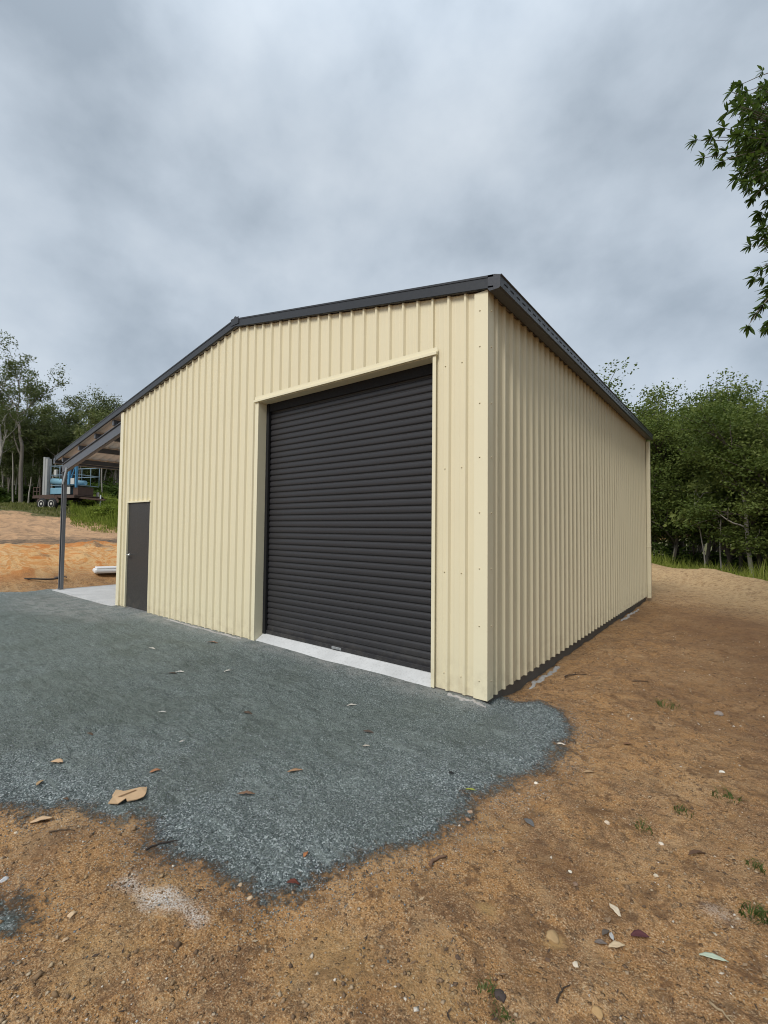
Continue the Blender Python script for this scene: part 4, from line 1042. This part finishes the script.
# ------------------------------------------------------------------ loose stones
def stones(name, X_, Y_, S, seed, mat, label):
    r_ = np.random.RandomState(seed); n = len(X_)
    O = np.array([[1, 0, 0], [-1, 0, 0], [0, 1, 0], [0, -1, 0], [0, 0, 1], [0, 0, -1.], [.6, .6, .5], [-.6, .6, .4], [.6, -.6, .4], [-.6, -.6, .5]])[:6]
    Fo = np.array([[0, 2, 4], [2, 1, 4], [1, 3, 4], [3, 0, 4], [2, 0, 5], [1, 2, 5], [3, 1, 5], [0, 3, 5]])
    a = r_.rand(n)*6.283; k = O[None]*(.65+.7*r_.rand(n, 6, 1))+.25*r_.randn(n, 6, 3); k[:, :, 2] *= .65
    c, s_ = np.cos(a)[:, None], np.sin(a)[:, None]; kx = k[:, :, 0]*c-k[:, :, 1]*s_; ky = k[:, :, 0]*s_+k[:, :, 1]*c
    V = np.stack([X_[:, None]+kx*S[:, None], Y_[:, None]+ky*S[:, None], (height(X_, Y_)+S*.25)[:, None]+k[:, :, 2]*S[:, None]], -1).reshape(-1, 3)
    F = (Fo[None]+np.arange(n)[:, None, None]*6).reshape(-1, 3)
    return tag(link(name, mesh_np(name, V, F, mat, False, dict(rnd=np.repeat(r_.rand(n), 6)))), label, 'stones', kind='stuff')
def stonemat(name, stops):
    t = NT(name); cc = t.ramp(t.attr('rnd'), stops); nz = t.noise(t.pos(), 180, 3, .6)
    return t.set(base=t.mix(t.mr(nz, .4, .7, 0, .35), cc, (.12, .10, .08)), rough=.85, spec=.25)
MAT['chip'] = stonemat('blue_grey_chips', [(0, (.055, .065, .068)), (.5, (.11, .13, .137)), (.85, (.20, .225, .24)), (1, (.46, .49, .51))])
MAT['peb'] = stonemat('earth_pebbles', [(0, (.10, .062, .038)), (.45, (.20, .125, .068)), (.75, (.33, .22, .125)), (.93, (.44, .35, .24)), (1, (.66, .60, .52))])
r = np.random.RandomState(21)
N = 90000; X_ = -3.6+4.6*r.rand(N); Y_ = -3.7+4.5*r.rand(N); g = sdist(GRAVEL, X_, Y_)+.10*fbm(X_*6, Y_*6, 3, 70)
pk = np.where(g > 0, np.exp(-g/.5)*.95+.12, np.exp(g/.06)*.55+np.exp(g/.30)*.10); k_ = (r.rand(N) < pk) & ((Y_ < -.06) | (X_ > .05)); X_, Y_ = X_[k_], Y_[k_]
stones('gravel_chips', X_, Y_, .0022+.0042*r.rand(len(X_))**2.2, 71, MAT['chip'], 'loose blue grey chips along the edge of the gravel apron')
N = 60000; u = r.rand(N); X_ = -3.5+7.5*r.rand(N); Y_ = -3.8+9*r.rand(N)**1.6; g = sdist(GRAVEL, X_, Y_); k_ = (g < -.02) & ((X_ > .1) | (Y_ < 0)) & (fbm(X_*2, Y_*2, 3, 73) > -.25+.35*r.rand(N)); X_, Y_ = X_[k_], Y_[k_]
stones('earth_pebbles', X_, Y_, .0022+.0075*r.rand(len(X_))**5+.0022*r.rand(len(X_)), 74, MAT['peb'], 'small pebbles and crumbs of clay strewn over the bare earth')

# crumbs of bark and leaf trodden into the earth
r = np.random.RandomState(31)
N = 9000; X_ = .2+8*r.rand(N)**1.3-2.2*r.rand(N); Y_ = -3.6+15*r.rand(N)**1.5; g = sdist(GRAVEL, X_, Y_)
k_ = (g < -.05) & ((X_ > .12) | (Y_ < -.4)) & (fbm(X_*1.3, Y_*1.3, 3, 90) > -.10+.30*r.rand(N)); X_, Y_ = X_[k_], Y_[k_]; n_ = len(X_)
dist_ = np.hypot(X_-CAM[0], Y_-CAM[1]); ln = (.0035+.010*r.rand(n_)**2)*(1+.16*dist_); a = r.rand(n_)*6.283; w = ln*(.15+.25*r.rand(n_))
ca, sa = np.cos(a), np.sin(a); z0 = height(X_, Y_)+.003
pt = lambda u, v, dz: np.stack([X_+u*ca-v*sa, Y_+u*sa+v*ca, z0+dz], 1)
V = np.stack([pt(-ln, 0*w, 0*w), pt(-.1*ln, w, .004*r.rand(n_)), pt(ln, 0*w, .008*r.rand(n_)), pt(.1*ln, -w, .004*r.rand(n_))], 1).reshape(-1, 3); i = np.arange(n_)[:, None]*4
MAT['mulch'] = stonemat('bark_and_leaf_crumbs', [(0, (.035, .024, .018)), (.45, (.10, .060, .036)), (.80, (.22, .135, .075)), (.97, (.38, .27, .16)), (1, (.55, .46, .34))])
me = mesh_np('leaf_litter', V, np.concatenate([i+np.array([[0, 3, 1]]), i+np.array([[1, 3, 2]])]), MAT['mulch'], False, dict(rnd=np.repeat(r.rand(n_), 4)))
tag(link('leaf_litter', me), 'crumbs of bark and dry leaf scattered over the bare earth', 'leaf litter', kind='stuff')
N = 2600; X_ = -3.5+9*r.rand(N); Y_ = -3.7+12*r.rand(N)**1.4; g = sdist(GRAVEL, X_, Y_)
k_ = (g < -.05) & ((X_ > .15) | (Y_ < 0)) & (fbm(X_*1.1, Y_*1.1, 3, 91) > -.2+.4*r.rand(N)); X_, Y_ = X_[k_], Y_[k_]
MAT['clod'] = stonemat('earth_clods', [(0, (.11, .066, .036)), (.5, (.24, .15, .078)), (.9, (.38, .26, .14)), (1, (.5, .4, .27))])
stones('earth_clods', X_, Y_, .005+.013*r.rand(len(X_))**4, 92, MAT['clod'], 'clods of brown earth lying on the bare ground')

# ------------------------------------------------------------------ litter: leaves, bark, stones, weeds
def plain(name, c, rough=.7, var=.25):
    t = NT(name); p = t.n('ShaderNodeTexCoord').outputs['Object']
    a = t.noise(p, 30, 4, .65); return t.set(base=t.mix(a, tuple(v*(1-var) for v in c), tuple(min(1, v*(1+var)) for v in c)), rough=rough, spec=.3)
def ground_at(px, py):
    z_ = -.08
    for _ in range(6): q_ = on_plane(px, py, z_); z_ = h1(q_[0], q_[1])
    return q_[0], q_[1], z_
def leaf(px, py, ln_px, ang, c, label, wr=.36, curl=.25, name='fallen_leaf', group='fallen leaves on the ground'):
    X_, Y_, Z_ = ground_at(px, py); dp = float((np.array([X_, Y_, Z_])-CAM) @ FWD); ln = ln_px*dp/F_PX
    r_ = np.random.RandomState(int(px*7+py)); n = 9; V, F = [], []
    for i in range(n):
        f = i/(n-1); w = ln*wr*.5*(math.sin(math.pi*min(1, f*.96+.02))**.8)*(1-.25*f); zc = ln*curl*(.5-abs(f-.5))*.35*(-1 if curl < 0 else 1)+.006
        for k, s_ in enumerate((-1, -.5, 0, .5, 1)): V.append(((f-.5)*ln, s_*w+ln*.05*math.sin(f*3), zc+abs(s_)*w*abs(curl)*.9+.0015*r_.randn()))
    for i in range(n-1):
        for k in range(4): F.append((i*5+k, i*5+k+1, i*5+6+k, i*5+5+k))
    st = len(V)
    me = mesh_np(name, V, F, plain('leaf_'+str(int(px))+'_'+str(int(py)), c), True)
    o = link(name, me, None, (X_, Y_, Z_+.001), (.06*r_.randn(), .06*r_.randn(), ang))
    md = o.modifiers.new('thick', 'SOLIDIFY'); md.thickness = .0012
    return tag(o, label, 'leaf', group)
TAN, BRN, RED, PALE, OLV = (.42, .28, .15), (.17, .085, .045), (.11, .03, .018), (.52, .43, .31), (.30, .36, .20)
leaf(41, 822, 19, 1.0, (.50, .34, .20), 'broad pale tan leaf on the earth at the gravel edge, far left', .55)
leaf(57, 763, 14, .5, (.48, .32, .19), 'broad tan leaf on the gravel above the cardboard scrap', .55)
leaf(40, 784, 14, 2.4, TAN, 'narrow tan leaf on the gravel left of the cardboard scrap', .3)
leaf(155, 772, 10, 1.2, (.33, .16, .08), 'small orange brown leaf on the gravel just above and right of the cardboard', .5)
leaf(246, 795, 17, .8, (.20, .12, .075), 'long dark brown leaf lying alone on the middle of the gravel', .3)
leaf(295, 772, 15, .9, (.30, .18, .10), 'narrow light brown leaf on the gravel below the roller door', .3)
leaf(293, 885, 13, .6, RED, 'curled dark red brown leaf at the lowest tip of the gravel', .5, .5)
leaf(306, 856, 9, 1.9, (.36, .15, .06), 'small orange leaf on the gravel above the dark red one', .5)
leaf(471, 791, 11, .4, (.28, .30, .06), 'yellow green leaf at the right edge of the gravel', .35)
leaf(529, 824, 13, -.4, (.12, .115, .11), 'dark grey shrivelled leaf on the earth right of the gravel tip', .6)
leaf(451, 774, 6, .2, (.02, .02, .02), 'tiny black leaf scrap on the gravel near the yellow green leaf', .6)
leaf(615, 912, 15, -.6, PALE, 'pale cream leaf standing alone above the litter cluster at lower right', .45)
leaf(617, 948, 17, .7, (.50, .38, .24), 'pale tan leaf beside the litter cluster at lower right', .45)
leaf(640, 938, 17, .5, (.085, .028, .03), 'dark wine red leaf right of the litter cluster', .55, .4)
leaf(714, 960, 25, .3, (.40, .45, .34), 'pale grey green gum leaf at lower right of the photo', .3, .15)
leaf(609, 922, 10, 1.5, (.26, .17, .10), 'small brown leaf at the top of the litter cluster', .5)
leaf(601, 945, 12, .4, (.15, .12, .10), 'grey brown leaf at the left of the litter cluster', .5)
leaf(612, 938, 9, 2.0, (.40, .39, .37), 'small ash grey leaf in the middle of the litter cluster', .5)
leaf(606, 935, 11, 1.2, (.10, .08, .065), 'dark leaf curled in the middle of the litter cluster', .5, .5)
leaf(697, 856, 22, .9, (.10, .055, .032), 'long curved dark brown leaf on the earth at right', .22, .5)
leaf(628, 745, 9, .6, (.20, .10, .05), 'small brown leaf on the earth below the long shed wall', .5)
leaf(589, 773, 12, .9, (.40, .26, .14), 'tan leaf on the earth right of the gravel corner', .35)
leaf(561, 745, 8, .4, (.60, .52, .42), 'small whitish leaf scrap at the right tip of the gravel', .4)
leaf(66, 800, 7, .4, (.12, .07, .04), 'small dark leaf at the gravel edge left of the cardboard', .4)
leaf(180, 672, 9, .6, (.62, .58, .52), 'whitish leaf scrap on the gravel in front of the personnel door', .4)
leaf(212, 643, 12, .5, (.30, .17, .11), 'reddish leaf on the gravel close to the front wall', .35)
leaf(352, 706, 10, .7, (.5, .46, .4), 'pale leaf on the gravel in front of the door threshold', .35)
for px_, py_, l_, a_, c_, lab_ in [(152, 650, 8, .4, (.62, .58, .52), 'white leaf scrap on the gravel nearest the personnel door'), (228, 672, 8, 1.3, (.60, .56, .50), 'small white leaf on the gravel below the left jamb of the roller door'),
        (162, 713, 9, .6, (.62, .59, .54), 'bright white leaf scrap in the middle of the gravel above the orange brown leaf'), (182, 742, 6, 1.6, (.60, .56, .50), 'tiny white flake on the gravel right above the orange brown leaf'),
        (247, 714, 14, .3, (.10, .07, .05), 'thin dark leaf on the gravel right of the bright white scrap'), (368, 733, 13, .2, (.09, .065, .05), 'thin dark leaf on the gravel under the right part of the threshold'),
        (366, 747, 8, .7, (.45, .40, .33), 'greyish leaf on the gravel just below the thin dark leaf'), (172, 674, 10, .5, (.08, .06, .045), 'thin dark leaf on the gravel left of the whitish scrap'), (90, 735, 9, .3, (.12, .08, .05), 'small dark leaf on the gravel above the broad tan leaf')]:
    leaf(px_, py_, l_, a_, c_, lab_, .32)
def stick(px, py, ln_px, ang, rr, c, label, name='stick', bend=.1):
    X_, Y_, Z_ = ground_at(px, py); dp = float((np.array([X_, Y_, Z_])-CAM) @ FWD); ln = ln_px*dp/F_PX; r_ = np.random.RandomState(int(px))
    m = MB(); m.tube([((i/7-.5)*ln, bend*ln*math.sin(i*.5)+.02*ln*r_.randn(), rr*.8+.004*r_.rand()) for i in range(8)], rr, 7, rr*.45)
    if ln_px > 22: m.tube([(.1*ln, bend*ln*.9, rr), (.22*ln, bend*ln+.14*ln, rr*2), (.30*ln, bend*ln+.17*ln, rr)], rr*.5, 6, rr*.3)
    o = m.build(name, plain('stick_'+str(px), c, .85), None, (X_, Y_, Z_), (0, 0, ang)); return tag(o, label, 'stick', 'sticks and bark on the ground')
stick(163, 846, 30, 1.15, .006, (.035, .028, .024), 'dark crooked twig at the gravel edge below the cardboard')
stick(438, 862, 22, 1.3, .010, (.16, .095, .06), 'thick brown piece of bark just right of the gravel tip')
stick(563, 995, 26, 1.4, .004, (.05, .035, .025), 'thin dark twig on the earth at lower middle')
stick(722, 1016, 24, -.5, .005, (.30, .22, .13), 'thin straw coloured stick at the bottom right corner')
stick(62, 832, 24, .8, .0045, (.10, .065, .04), 'thin brown twig on the earth at far left below the gravel')
stick(640, 682, 16, .7, .007, (.07, .045, .03), 'short dark twig on the earth along the side wall')
stick(575, 676, 26, 1.0, .008, (.06, .04, .03), 'dark root lying on the earth near the slab corner')
# torn cardboard
X_, Y_, Z_ = ground_at(128, 798); dp = float((np.array([X_, Y_, Z_])-CAM) @ FWD); s_ = .74*dp/F_PX
out = [on_plane(u_, v_, Z_) for u_, v_ in [(108, 806), (113, 800), (112, 797), (116, 793), (124, 794), (132, 792), (140, 791), (147, 789), (146, 795), (144, 800), (136, 801), (127, 804), (126, 801.5), (118, 805)]]
bm_ = bmesh.new(); vs = [bm_.verts.new((q_[0]-X_, q_[1]-Y_, .010+.008*math.sin(i_*2.3))) for i_, q_ in enumerate(out)]; fc = bm_.faces.new(vs)
ex_ = bmesh.ops.extrude_face_region(bm_, geom=[fc]); bmesh.ops.translate(bm_, vec=(0, 0, .005), verts=[v for v in ex_['geom'] if isinstance(v, bmesh.types.BMVert)])
me = bpy.data.meshes.new('cardboard'); bm_.to_mesh(me); bm_.free(); me.materials.append(plain('torn_cardboard', (.46, .31, .18), .85, .15))
cb = tag(link('cardboard_scrap', me, None, (X_, Y_, Z_+.002), (0, 0, 0)), 'torn flat scrap of tan cardboard on the gravel edge at left', 'cardboard')
m = MB(); m.box(-.05, .05, -.003, .003, 0, .003); m.build('fold_flap', plain('cardboard_fold', (.34, .21, .11), .85), cb, (-.01, .0, .0225), (0, 0, 1.5))
# stones
def rock(px, py, sz_px, c, label, name='stone', flat=.6):
    X_, Y_, Z_ = ground_at(px, py); dp = float((np.array([X_, Y_, Z_])-CAM) @ FWD); S = sz_px*dp/F_PX*.40; r_ = np.random.RandomState(int(px*3+py))
    b2 = bmesh.new(); bmesh.ops.create_icosphere(b2, subdivisions=3, radius=1); ph = r_.rand(6)*6
    cuts = [(Vector(r_.randn(3)).normalized(), .55+.35*r_.rand()) for _ in range(9)]
    for v in b2.verts:
        p_ = v.co.copy()
        for nn_, dd_ in cuts:
            e_ = p_.dot(nn_)-dd_
            if e_ > 0: p_ -= nn_*e_
        p_ *= 1+.10*math.sin(9*v.co.x+ph[0])*math.sin(8*v.co.y+ph[1])+.03*math.sin(23*v.co.z+ph[2])
        v.co = Vector((p_.x*S*1.15, p_.y*S, p_.z*S*flat))
    me_ = bpy.data.meshes.new(name); b2.to_mesh(me_); b2.free(); me_.materials.append(plain('stone_'+str(px), c, .85, .3))
    for f in me_.polygons: f.use_smooth = True
    return tag(link(name, me_, None, (X_, Y_, Z_+S*flat*.12), (0, 0, r_.rand()*6)), label, 'stone', 'stones on the earth')
CL = (.34, .225, .11)
rock(553, 938, 17, CL, 'ochre clay lump left of the litter cluster'); rock(597, 1013, 14, (.38, .24, .11), 'orange clay lump at the bottom edge of the photo')
rock(576, 965, 8, (.55, .47, .36), 'small whitish stone below the litter cluster'); rock(500, 997, 15, (.06, .045, .04), 'dark brown stone beside the small weed at lower middle')
rock(718, 714, 11, (.24, .20, .17), 'grey stone on the earth near the right edge'); rock(470, 812, 7, (.36, .24, .16), 'small tan stone touching the right gravel edge')
rock(468, 820, 6, (.30, .17, .10), 'small brown stone just below the right gravel edge'); rock(607, 823, 7, (.60, .48, .36), 'pinkish white pebble on the earth in the right middle')
rock(576, 884, 6, (.20, .13, .09), 'brown pebble in the darker patch of earth'); rock(570, 872, 5, (.6, .55, .45), 'white pebble at the top of the darker patch of earth')
rock(661, 844, 6, (.58, .50, .40), 'white pebble on the earth left of the long curved leaf'); rock(656, 876, 6, (.56, .47, .35), 'white pebble below the long curved leaf')
rock(722, 772, 7, (.62, .58, .5), 'white pebble near the right edge below the grey stone'); rock(250, 898, 7, (.50, .37, .24), 'tan pebble on the earth under the gravel tip')
rock(240, 885, 6, (.42, .30, .19), 'small tan pebble left of the dark red leaf'); rock(72, 915, 9, (.5, .36, .22), 'tan stone left of the pale dust streak')
rock(65, 940, 7, (.45, .32, .2), 'small tan stone below and left of the pale dust streak'); rock(4, 880, 9, (.5, .5, .5), 'whitish stone on the left edge above the small gravel patch')
rock(458, 958, 8, (.10, .065, .045), 'dark brown clod left of the ochre lump'); rock(548, 960, 6, (.13, .08, .05), 'small dark clod under the ochre lump')
rock(536, 783, 5, (.62, .55, .45), 'white pebble on the earth between gravel corner and shrivelled leaf'); rock(16, 833, 5, (.55, .45, .33), 'pale pebble at far left under the gravel edge')
# weeds
def weed(px, py, sz_px, n, label, seed, mat='weed'):
    X_, Y_, Z_ = ground_at(px, py); dp = float((np.array([X_, Y_, Z_])-CAM) @ FWD); S = sz_px*dp/F_PX; r_ = np.random.RandomState(seed)
    a = r_.rand(n)*6.283; rr = S*.5*r_.rand(n)**.7; xs, ys = rr*np.cos(a), rr*np.sin(a)
    me_ = blades('grass_tuft', xs, ys, height(X_+xs, Y_+ys)-Z_-.003, S*.38*(.4+.7*r_.rand(n)), .0014+.0016*r_.rand(n), MAT[mat], seed, 1.3)
    return tag(link('grass_tuft', me_, None, (X_, Y_, Z_)), label, 'grass tuft', 'weeds in the bare earth')
weed(756, 915, 30, 130, 'biggest green weed tuft at the right edge', 1); weed(488, 992, 24, 60, 'small green weed at lower middle beside the dark stone', 2)
weed(683, 812, 18, 60, 'small green weed above the long curved leaf', 3); weed(668, 708, 22, 60, 'low green weed on the earth in front of the long side wall', 4)
weed(725, 797, 24, 60, 'sparse green weed near the right edge below the white pebble', 5); weed(645, 830, 20, 50, 'faint green weed left of the small weed', 6)
weed(503, 1018, 20, 45, 'weed shoots at the bottom edge below the dark stone', 8); weed(757, 868, 20, 55, 'sparse weed above the biggest tuft', 9)
